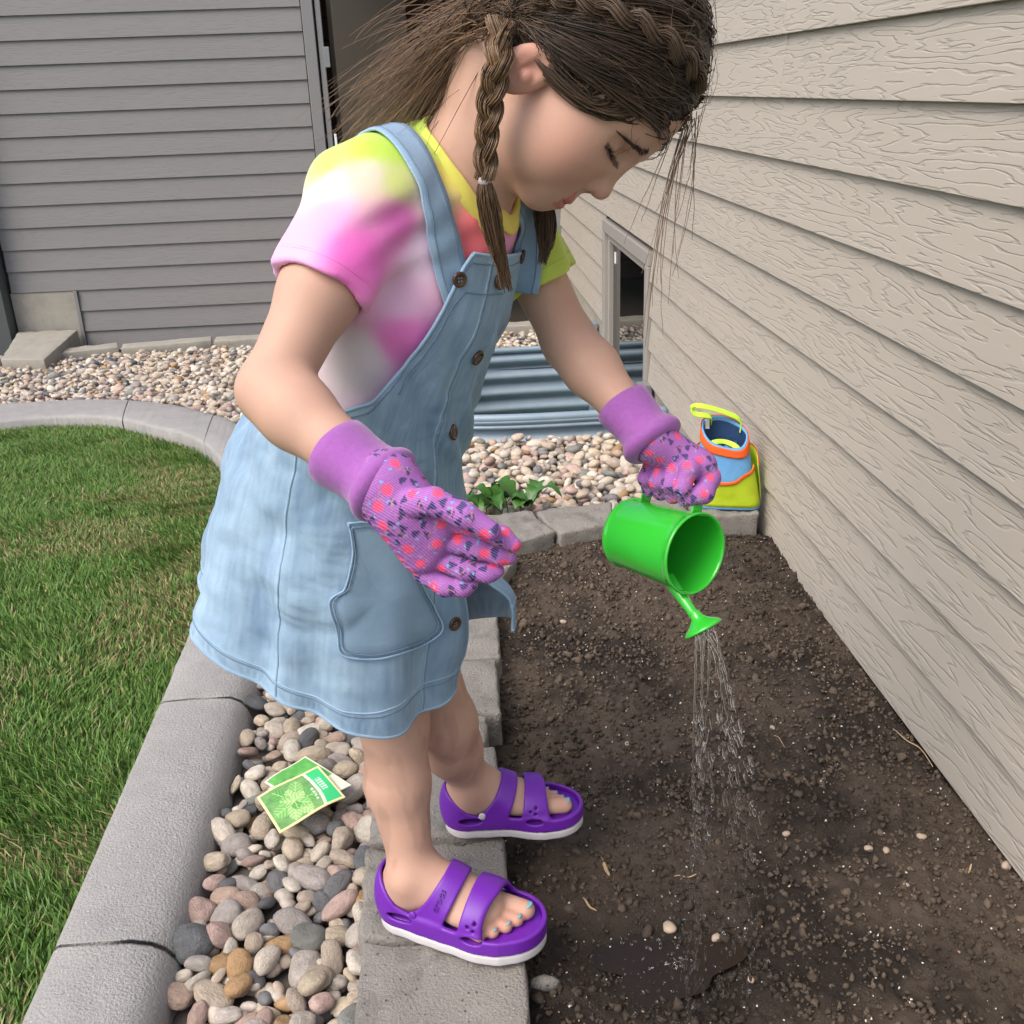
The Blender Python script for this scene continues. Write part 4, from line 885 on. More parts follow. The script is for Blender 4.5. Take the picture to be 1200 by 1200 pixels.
def foot_core(q):
    d = ell(q, (.034, 0, .048), (.033, .0275, .027)); d = smin(d, rcone(q, (.045, 0, .058), (.085, .002, .056), .028, .027), .02)
    d = smin(d, ell(q, (.118, -.001, .044), (.042, .036, .021)), .02); d = smin(d, rcone(q, (.07, .0, .066), (.125, .004, .048), .023, .017), .02)
    return np.maximum(d, .0255-q[:, 2])
def foot_sdf(q):
    d = foot_core(q)
    for a, b, ra, rb in TOES: d = smin(d, rcone(q, a, b, ra, rb), .0045)
    return np.maximum(d, .0245-q[:, 2])
hR, tR = un(452, 1066, z=ZB)[:2], un(640, 1112, z=ZB)[:2]; hL_, tL_ = un(524, 968, z=ZB)[:2], un(683, 962, z=ZB)[:2]
FR = Foot(hR, tR, 1, ZB, np.linalg.norm(tR-hR)/.213); FL = Foot(hL_, tL_, -1, ZB+.002, np.linalg.norm(tL_-hL_)/.210, .03)
FEET = [(FR, J(462, 846, 1.262), J(420, 720, 1.21)), (FL, J(522, 846, 1.37), J(455, 700, 1.28))]
for ft, knee, hip in FEET:
    ank = ft.w(.043, 0, .082); ank2 = ft.w(.040, 0, .060)
    calf = ank*.42+knee*.58-ft.f*.006
    body.add([ft.w(x, y, z) for x in (0, .2) for y in (-.045, .045) for z in (.02, .09)], .012, (lambda ft: lambda P: foot_sdf(ft.loc(P))*ft.k)(ft))
    body.add([ank2, knee, hip], .08, limb((ank2, ank, .028, .0265), (ank, calf, .0265, .0385), (calf, knee, .0385, .040), (knee, hip, .040, .06)))
    for s_ in (-1, 1): p = ft.w(.042, s_*.022, .077); body.add([p], .03, (lambda p: lambda P: np.linalg.norm(P-p, axis=1)-.0115)(p))
allp = np.array([g[0] for g in body.g]+[g[1] for g in body.g])
Vb, Fbd = mesh_sdf(body, allp.min(0)-.01, allp.max(0)+.01, .0024)
# skin colour: blush, lips, redder ears and toes, a little dirt on the shin
def blob(P, c, r): return np.exp(-(np.linalg.norm(P-c, axis=1)/r)**2)[:, None]
sk = np.tile(np.array([.545, .345, .262]), (len(Vb), 1)); red = np.array([.60, .24, .19]); q = hloc(Vb)
for sgn in (-1, 1): sk = sk+(red-sk)*.55*blob(q, [.070, sgn*.045, -.070], .026); sk = sk+(red-sk)*.6*blob(q, [.0, sgn*.078, -.066], .026)
sk = sk+(red-sk)*.35*blob(q, [.112, 0, -.062], .012)
lip = ((np.abs(q[:, 1]) < .017) & (q[:, 0] > .088) & (q[:, 2] < -.0845+.004*np.abs(q[:, 1])/.01) & (q[:, 2] > -.1035))[:, None]; sk = np.where(lip, np.array([.50, .17, .15]), sk)
lash = ((np.abs(np.abs(q[:, 1])-.0305) < .0175) & (q[:, 0] > .07) & (np.abs(q[:, 2]+.0372) < .0022))[:, None]; sk = np.where(lash, np.array([.09, .05, .035]), sk)
for ft, kn, hp2 in FEET:
    ql = ft.loc(Vb)
    for a, b, ra, rb in TOES: sk = sk+(np.array([.60, .26, .19])-sk)*.55*blob(ql, np.array(b), .012)
    sk = sk+(np.array([.30, .19, .14])-sk)*(.32*smooth(.47, .60, fbm(ql[:, 1]*60+ql[:, 0]*30, ql[:, 2]*22, 3))*smooth(.30, .24, ql[:, 2])*smooth(.09, .12, ql[:, 2]))[:, None]
t = NT('child_skin'); v = t.coord(); t.col(t.mix(t.math('MULTIPLY', t.noise(v, 38, 6, .7), .30), t.attr(), (.47, .23, .17))); t.set(Roughness=.58)
t.b.inputs['Subsurface Weight'].default_value = .18; t.b.inputs['Subsurface Radius'].default_value = (.9, .35, .2); t.b.inputs['Subsurface Scale'].default_value = .006; t.b.inputs['Specular IOR Level'].default_value = .35
t.bump(t.math('ADD', t.noise(v, 1100, 2), t.math('MULTIPLY', t.noise(v, 260, 3), .8)), .16, .001); M_skin = t.m
girl = empty('person', (0.0, 1.08, ZB), 'child in pale denim pinafore, tie-dye shirt and purple gloves bending to water soil', 'person')
mesh('body', Vb, Fbd, M_skin, girl, sk)
print('body', len(Vb))
from mathutils.bvhtree import BVHTree
def bvh(V, F): return BVHTree.FromPolygons(V.tolist(), [tuple(f) for f in F.tolist()])
def cast(B, px, py):
    v = Vector(RC@np.array([px-600., py-600., FPX])); v.normalize(); h = B.ray_cast(Vector(CAM), v)
    return (None, None) if h[0] is None else (np.array(h[0]), np.array(h[1]))
# --- T-shirt ---------------------------------------------------------------------------
tdir = lambda a, b: (b-a)/np.linalg.norm(b-a)
slR_end = shR+tdir(shR, elR)*.098; slL_end = shL+tdir(shL, elL)*.085
def shirt_sdf(P, o=0.):
    d = torso_sdf(P, .009+o)
    d = smin(d, limb((uchest+.012*np.array([0, 0, 1]), shR, .056+o, .048+o), (uchest, shL, .056+o, .046+o))(P), .03)
    u = tdir(shR, elR); s1 = rcone(P, shR, shR+u*.14, .046+o, .049+o); s1 = smax(s1, (P-slR_end)@u, .004); d = smin(d, s1, .022)
    u2 = tdir(shL, elL); s2 = rcone(P, shL, shL+u2*.14, .043+o, .044+o); s2 = smax(s2, (P-slL_end)@u2, .004); d = smin(d, s2, .02)
    # folds
    w = (P@FB)*70+(P[:, 2])*45+6*np.sin(P@LB*22); d = d+.0026*np.sin(w)*np.sin(P[:, 2]*38+P[:, 0]*21)+.0022*np.sin((P@tdir(shR, chestC))*150+3*np.sin(P[:, 2]*30))*np.exp(-((np.linalg.norm(P-(shR*.6+chestC*.4), axis=1))/.10)**2)
    # hollow sleeve ends and neck hole
    d = smax(d, -rcone(P, slR_end-u*.016, slR_end+u*.05, .0385, .041), .002); d = smax(d, -rcone(P, slL_end-u2*.016, slL_end+u2*.05, .0345, .036), .002)
    nd = tdir(neckB, skull_base); nd2 = tdir(uchest, neckB)+.3*nd; nd2 /= np.linalg.norm(nd2)
    d = smax(d, -rcone(P, neckB-nd*.004+FB*.008, neckB+nd*.10, .054, .075), .006)
    return smax(d, (hipC[2]+.10)-P[:, 2], .004)
class SD:                                   # plain wrapper so that the mesher can cull
    def __init__(s, f): s.f = f
    def __call__(s, P): return s.f(P)
lo = np.min([hipC, shR, shL, neckB, slR_end, slL_end], 0)-.15; hi = np.max([hipC, shR, shL, neckB, slR_end, slL_end], 0)+.13
Vs, Fs = mesh_sdf(shirt_sdf, lo, hi, .0030)
dye = [((418, 300), .93, (232, 92, 190), 1.3), ((460, 262), .96, (238, 110, 198), 1.2), ((350, 235), .95, (214, 190, 234), .9), ((385, 222), .93, (228, 208, 206), 1.0), ((430, 205), .95, (226, 212, 196), .8), ((425, 175), .95, (184, 220, 48), 2.), ((385, 190), .95, (196, 222, 90), 1.4), ((455, 172), .96, (180, 216, 44), 1.6), ((480, 140), .97, (184, 218, 50), 1.6), ((462, 215), .96, (204, 216, 120), .8), ((505, 175), .97, (196, 218, 84), 1.), ((525, 205), .98, (236, 216, 92), 1.1), ((505, 230), 1., (236, 214, 206), 1.), ((555, 270), 1.0, (246, 112, 118), 1.2), ((545, 300), 1.0, (246, 106, 120), 1.), ((600, 275), 1.03, (240, 160, 206), 1.), ((640, 300), 1.08, (186, 208, 70), 1.6), ((610, 330), 1.1, (178, 204, 60), 1.2), ((500, 300), .99, (240, 210, 232), 1.), ((468, 350), 1.0, (236, 190, 224), .9), ((470, 400), 1.0, (232, 116, 196), 1.2), ((420, 420), 1.02, (212, 202, 206), 1.2), ((400, 335), .96, (244, 150, 214), 1.), ((345, 290), .93, (236, 170, 228), 1.), ((380, 255), .93, (238, 168, 218), .8)]
num = np.zeros((len(Vs), 3)); den = np.zeros((len(Vs), 1)); wob = Vs+.012*np.c_[fbm(Vs[:, 0]*18, Vs[:, 2]*18, 2)-.5, fbm(Vs[:, 1]*18+5, Vs[:, 2]*18, 2)-.5, fbm(Vs[:, 0]*18+9, Vs[:, 1]*18, 2)-.5]
BS = bvh(Vs, Fs)
for (px, py), tz, c, w in dye: h_ = cast(BS, px, py)[0]; h_ = J(px, py, tz) if h_ is None or np.linalg.norm(h_-J(px, py, tz)) > .12 else h_; d2 = ((wob-h_)**2).sum(1)[:, None]; k = w/(d2+.00012)**2.2; num += k*lin(*c); den += k
t = NT('tie_dye_jersey'); v = t.coord(); t.col(t.mix(t.math('MULTIPLY', t.noise(v, 700, 2), .10), t.attr(), (.8, .7, .75))); t.set(Roughness=.85); t.b.inputs['Sheen Weight'].default_value = .15
t.bump(t.math('ADD', t.math('MULTIPLY', t.noise(v, 1400, 2), .2), t.noise(v, 32, 3)), .3, .004); M_shirt = t.m
shirt = mesh('t_shirt', Vs, Fs, M_shirt, girl, num/den)
for e_, u_, r_0 in ((slR_end, tdir(shR, elR), .05), (slL_end, tdir(shL, elL), .045)):
    for off_, rad_t in ((.014, .0008), (.0165, .0006)):
        a_ = np.cross(u_, [0, 0, 1.]); a_ /= np.linalg.norm(a_); b__ = np.cross(u_, a_); pts_ = []
        for q_ in np.linspace(0, 2*np.pi, 73):
            d_ = np.cos(q_)*a_+np.sin(q_)*b__; Q_ = e_-u_*off_+np.outer(np.linspace(.036, .075, 60), d_); s_d = shirt_sdf(Q_); k_ = np.where(s_d < 0)[0]; pts_.append(Q_[k_[-1]] if len(k_) and k_[-1] < 56 else None)
        pts_ = np.array([p for p in pts_ if p is not None])
        if len(pts_) > 8:
            for _ in range(2): pts_[1:-1] = (pts_[:-2]+2*pts_[1:-1]+pts_[2:])/4
            V_, F_ = tube_vf(pts_[np.r_[True, np.linalg.norm(np.diff(pts_, axis=0), axis=1) < .02]], rad_t, 5, False); near_i = np.array([int(np.argmin(((Vs-p)**2).sum(1))) for p in V_[::5]]); mesh('hem_stitch', V_, np.array(F_), M_shirt, shirt, np.repeat((num/den)[near_i]*.8, 5, 0)[:len(V_)])
# sleeve hems: a slightly proud band
def ring_band(name, c, u, r, wd, th, mat, parent, col=None, n=64):
    a = np.cross(u, [0, 0, 1.]); a /= np.linalg.norm(a); b_ = np.cross(u, a); tt = np.arange(n)*2*np.pi/n; prof_ = [(-wd/2, 0), (-wd/2, th), (-wd/4, th*1.25), (wd/4, th*1.25), (wd/2, th), (wd/2, -th*.5), (-wd/2, -th*.5)]
    V = np.vstack([c+u*p+(r+q_)*(np.cos(tt)[:, None]*a+np.sin(tt)[:, None]*b_) for p, q_ in prof_]); k = len(prof_)
    F = np.array([(i*n+j, i*n+(j+1) % n, ((i+1) % k)*n+(j+1) % n, ((i+1) % k)*n+j) for i in range(k) for j in range(n)]); return mesh(name, V, F, mat, parent, col)
# collar rib
nd = tdir(neckB, skull_base); a = np.cross(nd, FB); a /= np.linalg.norm(a); b_ = np.cross(a, nd); pts = []
for q_ in np.linspace(0, 2*np.pi, 72, endpoint=False):
    dr_ = np.cos(q_)*a+np.sin(q_)*b_; P = (neckB+FB*.008)+np.outer(np.linspace(-.05, .06, 56), nd); best = None
    # walk along the neck direction at the hole radius and take the last point inside the shirt
    rr = .056; Q = P+dr_*rr; dd = shirt_sdf(Q); k = np.where(dd < .004)[0]; pts.append(Q[k[-1]] if len(k) else Q[20])
pts = np.array(pts)
for _ in range(3):
    e_ = .003; g_ = np.stack([shirt_sdf(pts+v_)-shirt_sdf(pts-v_) for v_ in np.eye(3)*e_], 1)/(2*e_); pts = pts-(shirt_sdf(pts)[:, None]*g_/np.maximum((g_*g_).sum(1), .3)[:, None])*.7
for _ in range(8): pts = (np.roll(pts, 1, 0)+2*pts+np.roll(pts, -1, 0))/4
cl_ = pts.mean(0); Vc, nC = [], 72
rad_ = pts-cl_; rad_ = rad_-np.outer(rad_@nd, nd); rad_ /= np.linalg.norm(rad_, axis=1)[:, None]
for p_, q_ in ((.007, .0005), (.0065, .003), (-.002, .0075), (-.009, .0105), (-.0115, .009), (-.010, .005), (-.002, .0005), (.006, -.0015)): Vc.append(pts+nd*p_+rad_*(q_-.001))
Vc = np.vstack(Vc); k = 8; Fc = np.array([(i*nC+j, i*nC+(j+1) % nC, ((i+1) % k)*nC+(j+1) % nC, ((i+1) % k)*nC+j) for i in range(k) for j in range(nC)])
cw_ = smooth(-.04, .05, (Vc-cl_)@FB)[:, None]; mesh('collar', Vc, Fc, M_shirt, girl, lin(192, 220, 72)*(1-cw_)+lin(236, 216, 92)*cw_)

# --- denim pinafore ------------------------------------------------------------------------
NTH, NS = 200, 120
up_l = tdir(hipC, chestC)
# ring centres (pixel, depth), half-depth a, half-width b
rings = [(J(391, 745, 1.252), .178, .136), (J(395, 690, 1.222), .167, .130), (J(400, 628, 1.188), .153, .123), (J(405, 560, 1.152), .138, .116), (J(418, 500, 1.12), .121, .110), (J(436, 440, 1.09), .108, .106), (J(462, 375, 1.065), .098, .108), (J(492, 312, 1.04), .09, .11), (J(514, 262, 1.022), .085, .11)]
rc = np.array([r[0] for r in rings]); ra_ = np.array([r[1] for r in rings]); rb_ = np.array([r[2] for r in rings]); si = np.linspace(0, 1, len(rings)); sN = np.linspace(0, 1, NS)
C_ = spline(rc, NS); Aa = np.interp(sN, si, ra_); Bb = np.interp(sN, si, rb_); TH = np.arange(NTH)*2*np.pi/NTH
dr_r = np.random.default_rng(12)
def dress_top(th):                            # upper edge as a fraction of the height
    a_ = np.abs((th+np.pi) % (2*np.pi)-np.pi); near_ = ((th+np.pi) % (2*np.pi)-np.pi) < 0
    return np.interp(a_, [0, .70, .78, .86, .98, 1.15, 1.45, 1.8, 2.5, 3.15], [1.0, 1.0, .96, .85, .73, .655, .615, .60, .66, .70])
# measured body radius for the fitted upper part
tan_ = np.gradient(C_, axis=0); tan_ /= np.linalg.norm(tan_, axis=1)[:, None]
Pd = np.zeros((NS, NTH, 3)); smp = np.linspace(.03, .24, 106)
yawN = np.interp(sN, [0, .5, 1], [math.radians(17), math.radians(20), math.radians(27)])
fit = []
for i in range(NS):
    f_ = np.array([math.cos(yawN[i]), -math.sin(yawN[i]), 0]); l_ = np.array([math.sin(yawN[i]), math.cos(yawN[i]), 0]); u_ = tan_[i]*.75+np.array([0, 0, .25])+FB*.36*(1-sN[i])**2; u_ /= np.linalg.norm(u_)
    f_ = f_-(f_@u_)*u_; f_ /= np.linalg.norm(f_); l_ = l_-(l_@u_)*u_; l_ -= (l_@f_)*f_; l_ /= np.linalg.norm(l_)
    D_ = np.cos(TH)[:, None]*f_+np.sin(TH)[:, None]*l_
    re = 1/np.sqrt((np.cos(TH)/Aa[i])**2+(np.sin(TH)/Bb[i])**2)
    Q = C_[i]+D_[:, None]*smp[None, :, None]; sd_ = torso_sdf(Q.reshape(-1, 3), .0165).reshape(NTH, -1); k = (sd_ < 0); last = np.where(k.any(1), smp[k.shape[1]-1-np.argmax(k[:, ::-1], 1)], 0)
    w_ = smooth(.38, .64, sN[i]); r_ = re*(1-w_)+np.maximum(last, .02)*w_; r_ = np.maximum(r_, last+.002)
    flare = smooth(.55, .0, sN[i])
    fold = .012*flare*(np.sin(5*TH+.6+1.2*sN[i])*.6+.5*np.sin(8*TH+2.1-2*sN[i])*flare+.25*np.sin(13*TH+4))+.0035*np.sin(9*TH+sN[i]*40+3*np.sin(2*TH))*smooth(.2, .5, sN[i])*smooth(.95, .6, sN[i])
    wr = (.016*(fbm(np.cos(TH)*2.2+sN[i]*3+7, sN[i]*9+np.sin(TH)*2.6, 3)-.45)+.007*(fbm(np.cos(TH)*7+sN[i]*5, sN[i]*26+np.sin(TH)*5, 3)-.45))*smooth(.98, .75, sN[i])
    Pd[i] = C_[i]+D_*(r_+fold+wr)[:, None]; fit.append((f_, l_, u_))
for _ in range(3): Pd = (np.roll(Pd, 1, 1)+2*Pd+np.roll(Pd, -1, 1))/4
def dress_eval(th, s):
    i = np.clip(s*(NS-1), 0, NS-1.001); j = (th % (2*np.pi))/(2*np.pi)*NTH; i0 = i.astype(int); j0 = j.astype(int) % NTH; fi = (i-i0)[..., None]; fj = (j-j.astype(int))[..., None]; j1 = (j0+1) % NTH
    return (Pd[i0, j0]*(1-fj)+Pd[i0, j1]*fj)*(1-fi)+(Pd[i0+1, j0]*(1-fj)+Pd[i0+1, j1]*fj)*fi
# the button front is open low down: the sheet runs from the front edge all the way round to the other front edge
ND, MD = 260, 120
th0, th1 = math.radians(-2), math.radians(358); tg = np.linspace(th0, th1, ND); sg = np.linspace(0, 1, MD)
TT, SS = np.meshgrid(tg, sg, indexing='ij'); open_ = smooth(.34, .05, SS)
THm = TT+np.where(TT < math.pi, 1, -1)*0
S2 = SS*dress_top(TT); hemlift = 0
Vd = dress_eval(TT.ravel(), S2.ravel()).reshape(ND, MD, 3)
# lower front: far panel swings forward as a flap, near edge curves away
f0 = fit[0][0]; l0 = fit[0][1]
farw_ = smooth(math.radians(62), math.radians(2), TT)*smooth(.42, .02, SS)     # th small positive = child's left (far) side of the front
Vd = Vd+(farw_**1.6)[..., None]*(f0*.060+l0*.012+np.array([0, 0, .120]))
nearw = smooth(math.radians(318), math.radians(358), TT)*smooth(.25, .0, SS)
Vd = Vd-(nearw**1.5)[..., None]*(f0*.018)+(nearw)[..., None]*np.array([0, 0, .010])
Id = np.arange(ND*MD).reshape(ND, MD); Fd = np.c_[Id[:-1, :-1].ravel(), Id[1:, :-1].ravel(), Id[1:, 1:].ravel(), Id[:-1, 1:].ravel()]
def denim(name, dark=1.0, at=False):
    t = NT(name); v = t.coord(); n1 = t.noise(v, 5, 4, .6, .4); n2 = t.noise(v, 26, 5, .65); g = t.n('NewGeometry'); sp = t.n('SeparateXYZ'); t.l(g.outputs['Position'], sp.inputs[0])
    fac = t.math('ADD', t.math('MULTIPLY', n1, .65), t.math('MULTIPLY', n2, .35))
    if at: fac = t.math('ADD', t.math('MULTIPLY', t.n('Attribute', attribute_name='Col').outputs['Fac'], .85), t.math('MULTIPLY', t.math('SUBTRACT', n2, .46), .30))
    c = t.mix(fac, tuple(x*dark for x in (.10, .20, .345)), tuple(x*dark for x in (.40, .56, .70)))
    wv = t.n('TexWave', wave_type='BANDS', bands_direction='DIAGONAL'); t.l(v, wv.inputs[0]); wv.inputs['Scale'].default_value = 420; wv.inputs['Distortion'].default_value = 1.5
    th_ = t.noise(t.coord((300, 300, 1500)), 1, 2); c = t.mix(t.math('MULTIPLY', wv.outputs['Fac'], .20), c, (.55, .66, .75)); c = t.mix(t.math('MULTIPLY', th_, .40), c, (.10, .20, .36))
    t.col(c); t.set(Roughness=.9); t.b.inputs['Sheen Weight'].default_value = .1
    t.bump(t.math('ADD', t.math('MULTIPLY', wv.outputs['Fac'], .12), t.math('ADD', t.math('MULTIPLY', th_, .15), t.math('MULTIPLY', n2, .9))), .35, .004); return t.m
M_dress = denim('washed_denim_dress', 1.0, True); M_denim, M_seam, M_denim2 = denim('washed_denim'), denim('denim_welt', 1.18), denim('denim_stitch', .50)
def near_th(d, w): return np.exp(-(np.abs((TT-math.radians(d)+np.pi) % (2*np.pi)-np.pi)/w)**2)
wash_folds = .57+.75*(fbm(TT*2.6+3, SS*4, 3)-.45)+.45*(fbm(TT*2.2+SS*7+1, SS*13-TT*3, 3)-.45)+.60*(fbm(TT*70, SS*7, 3)-.45)+.40*(fbm(TT*22+SS*5, SS*4, 3)-.45)+.22*near_th(235, .55)*smooth(.9, .3, SS)+.30*near_th(300, .35)*np.exp(-((SS-.22)/.16)**2)+.35*near_th(262, .05)-.18*near_th(252, .06)+.28*near_th(336, .035)+.28*near_th(98, .05)  # denim fading, plus fold-like light and shade streaks put into the colour
wash_folds = wash_folds+.30*np.exp(-((SS-.005)/.012)**2)+.22*np.exp(-((SS-.066)/.010)**2)+.42*np.exp(-((SS-.030)/.022)**2)*np.sin(SS*60+TT*88+5*np.sin(TT*13))*(.4+.6*fbm(TT*9, SS*3, 2))+.25*np.exp(-((SS-.985)/.02)**2)-.15*near_th(346, .10)+.35*(fbm(TT*26, SS*30, 3)-.45)
wash_folds = np.clip(wash_folds, 0, 1).reshape(-1, 1)
dress = mesh('denim_pinafore', Vd.reshape(-1, 3), Fd, M_dress, girl, np.repeat(wash_folds, 3, 1))
so = dress.modifiers.new('cloth', 'SOLIDIFY'); so.thickness = .0028; so.offset = 0
BD = bvh(Vd.reshape(-1, 3), Fd)
def on(B, pts, off=.002, n=None):
    P = []
    pts = np.asarray(pts, float)
    if n: pts = spline(np.c_[pts, np.zeros(len(pts))], n)[:, :2]
    for px, py in pts:
        h, nn = cast(B, px, py)
        if h is None: continue
        if nn@(CAM-h) < 0: nn = -nn
        P.append(h+nn*off)
    return np.array(P)
def seam(P, r, mat, name='seam', parent=None):
    if len(P) < 3: return
    b = MB(); b.tube(P, r, 6); return b.build(name, mat, dress if parent is None else parent, smooth_=True)
def grid_line(fth, fs, n=120, off=.002):
    """a curve on the dress given by angle and height functions"""
    u = np.linspace(0, 1, n); th_ = fth(u); s_ = fs(u); i = (th_-th0)/(th1-th0)*(ND-1); j = s_*(MD-1); i0 = np.clip(i.astype(int), 0, ND-2); j0 = np.clip(j.astype(int), 0, MD-2); fi = (i-i0)[:, None]; fj = (j-j0)[:, None]
    P = (Vd[i0, j0]*(1-fj)+Vd[i0, j0+1]*fj)*(1-fi)+(Vd[i0+1, j0]*(1-fj)+Vd[i0+1, j0+1]*fj)*fi
    ax1 = Vd[i0+1, j0]-Vd[i0, j0]; ax2 = Vd[i0, j0+1]-Vd[i0, j0]; nn = np.cross(ax1, ax2); nn /= np.linalg.norm(nn, axis=1)[:, None]+1e-9; cen_ = C_[np.clip((s_*(NS-1)).astype(int), 0, NS-1)]; sg_ = np.sign(((P-cen_)*nn).sum(1))[:, None]; return P+nn*sg_*off
full = lambda u: th0+(th1-th0)*u
# hem: turned edge, stitch line, top edge binding
seam(grid_line(full, lambda u: u*0+.004, 240, .0008), .0022, M_seam, 'hem_edge'); seam(grid_line(full, lambda u: u*0+.055, 240, .0012), .0011, M_denim2, 'hem_stitch'); seam(grid_line(full, lambda u: u*0+.066, 240, .0012), .0012, M_seam, 'hem_fold')
seam(grid_line(full, lambda u: u*0+.995, 240, .0006), .0020, M_seam, 'top_edge'); seam(grid_line(full, lambda u: u*0+.972, 240, .0014), .0009, M_denim2, 'top_stitch')
# side seam, placket edges
for thd in (math.radians(262), math.radians(98)): seam(grid_line(lambda u: u*0+thd, lambda u: u*.985, 140, .0012), .0016, M_seam, 'side_seam')
for thd in (math.radians(336), math.radians(357.6)): seam(grid_line(lambda u: u*0+thd, lambda u: u*.985, 140, .0012), .0012, M_seam, 'placket_seam')
seam(grid_line(lambda u: u*0+math.radians(338), lambda u: u*.985, 140, .0012), .0008, M_denim2, 'placket_stitch')
seam(grid_line(lambda u: math.radians(305)+math.radians(50)*u, lambda u: u*0+.90, 60, .0014), .0010, M_denim2, 'bib_stitch')
# patch pocket
PK = [(408, 612), (413, 650), (404, 688), (388, 704), (396, 738), (402, 766), (440, 770), (480, 760), (516, 738), (508, 712), (495, 690), (470, 640), (440, 612)]
outl = on(BD, PK+[PK[0]], .004, 90)
if len(outl) > 10:
    cen_ = on(BD, [(447, 700)], .0032)[0]; Vp = [cen_]; n = len(outl)-1
    PKs = spline(np.c_[np.array(PK+[PK[0]], float), np.zeros(len(PK)+1)], n+1)[:-1, :2]
    for f_ in (.25, .5, .75, .95, 1.0): Vp.append(on(BD, np.array([447, 700])*(1-f_)+PKs*f_, .0032 if f_ < 1 else .0005))
    Vp = np.vstack(Vp); Fp3 = np.array([(0, 1+j, 1+(j+1) % n) for j in range(n)]); Fp4 = np.array([(1+k*n+j, 1+(k+1)*n+j, 1+(k+1)*n+(j+1) % n, 1+k*n+(j+1) % n) for k in range(4) for j in range(n)])
    pocket = mesh('pocket', Vp, Fp4, M_denim, dress, F2=Fp3)
    seam(np.vstack([outl, outl[:2]]), .0013, M_seam, 'pocket_welt', pocket)
    inn = on(BD, [(447+(x-447)*.92, 692+(y-692)*.93) for x, y in PK+[PK[0]]], .0048, 90); seam(inn, .0007, M_denim2, 'pocket_stitch', pocket)
# buttons
t = NT('tortoise_button'); v = t.coord(); t.col(t.mix(t.noise(v, 160, 3), (.018, .010, .006), (.11, .055, .025))); t.set(Roughness=.22); M_btn = t.m
def button(px, py, B=None, r=.0085):
    h, nn = cast(BD if B is None else B, px, py)
    if h is None: print('nobutton', px, py); return
    if nn@(CAM-h) < 0: nn = -nn
    a = np.cross(nn, [0, 0, 1.]); a /= np.linalg.norm(a); b_ = np.cross(nn, a); V, F = revolve([(0, r*.9), (.0018, r), (.0032, r*.95), (.0036, r*.75), (.0026, r*.6), (.0024, 0)], 28, h+nn*.0012, nn, a, b_); o = mesh('button', V, F, M_btn, dress)
    for q_ in (.8, 2.4, 3.9, 5.5): b2 = MB(); b2.tube([h+nn*.0034+a*.002*math.cos(q_)+b_*.002*math.sin(q_), h+nn*.0041+a*.002*math.cos(q_)+b_*.002*math.sin(q_)], .0008, 6); b2.build('button_thread', M_denim2, o)
# near edge of the front: buttons sit on the placket
for s_ in (.20, .42, .60, .77, .93):
    P = grid_line(lambda u: u*0+math.radians(347.5), lambda u: u*0+s_, 3, .0)[1]; c = RC.T@(P-CAM); button(c[0]/c[2]*FPX+600, c[1]/c[2]*FPX+600)
# --- shoulder straps: bands that follow the shirt from bib to back
def strap_on(pxs, extra, wd, name, B=BS):
    P = on(B, pxs, .0035, 34); P = np.vstack([P, extra]) if len(extra) else P
    P = spline(P, 70)
    for _ in range(4): P[1:-1] = (P[:-2]+2*P[1:-1]+P[2:])/4
    T = np.gradient(P, axis=0); T /= np.linalg.norm(T, axis=1)[:, None]; N_ = []
    for p in P: g = np.array([shirt_sdf((p+e)[None])[0]-shirt_sdf((p-e)[None])[0] for e in np.eye(3)*.004]); N_.append(g/(np.linalg.norm(g)+1e-9))
    N_ = np.array(N_); 
    for _ in range(6): N_[1:-1] = (N_[:-2]+2*N_[1:-1]+N_[2:])/4
    N_ -= (N_*T).sum(1)[:, None]*T; N_ /= np.linalg.norm(N_, axis=1)[:, None]; sd2 = np.cross(T, N_); k = 7; V = []
    for x_ in np.linspace(-1, 1, k):
        Q = P+sd2*wd*x_; d_ = shirt_sdf(Q); Q = Q+N_*np.clip(.0045-d_, -.010, .02)[:, None]; V.append(Q)
    V = np.stack(V, 1); 
    for _ in range(3): V[1:-1] = (V[:-2]+2*V[1:-1]+V[2:])/4
    n = len(P); I2 = np.arange(n*k).reshape(n, k); o = mesh(name, V.reshape(-1, 3), np.c_[I2[:-1, :-1].ravel(), I2[:-1, 1:].ravel(), I2[1:, 1:].ravel(), I2[1:, :-1].ravel()], M_denim, dress); m_ = o.modifiers.new('s', 'SOLIDIFY'); m_.thickness = .0032; m_.offset = 0
    for q_ in (0, k-1): seam(V[:, q_], .0016, M_seam, 'strap_edge', o)
    for q_ in (1, k-2): seam(V[:, q_]+N_*.0018, .0007, M_denim2, 'strap_stitch', o)
    return o
bk = lambda th_: Vd[int((math.radians(th_)-th0)/(th1-th0)*(ND-1)), int(.97*(MD-1))]
back1 = np.array([uchest-FB*.085-LB*.055+np.array([0, 0, .02]), (uchest-FB*.085-LB*.055)*.5+bk(196)*.5-FB*.008, bk(196)])
strap_on([(531, 352), (526, 318), (520, 285), (508, 240), (490, 195), (465, 160), (435, 150), (412, 158)], back1, .0155, 'shoulder_strap')
strap_on([(614, 340), (615, 300), (613, 262), (608, 244)], np.array([shL*.45+uchest*.55+np.array([0, 0, .055]), uchest-FB*.085+LB*.055+np.array([0, 0, .02]), (uchest-FB*.085+LB*.055)*.5+bk(164)*.5-FB*.008, bk(164)]), .0155, 'shoulder_strap')
for px, py in ((537, 327), (609, 300)): button(px, py, None if cast(BD, px, py)[0] is not None else BS, .0075)
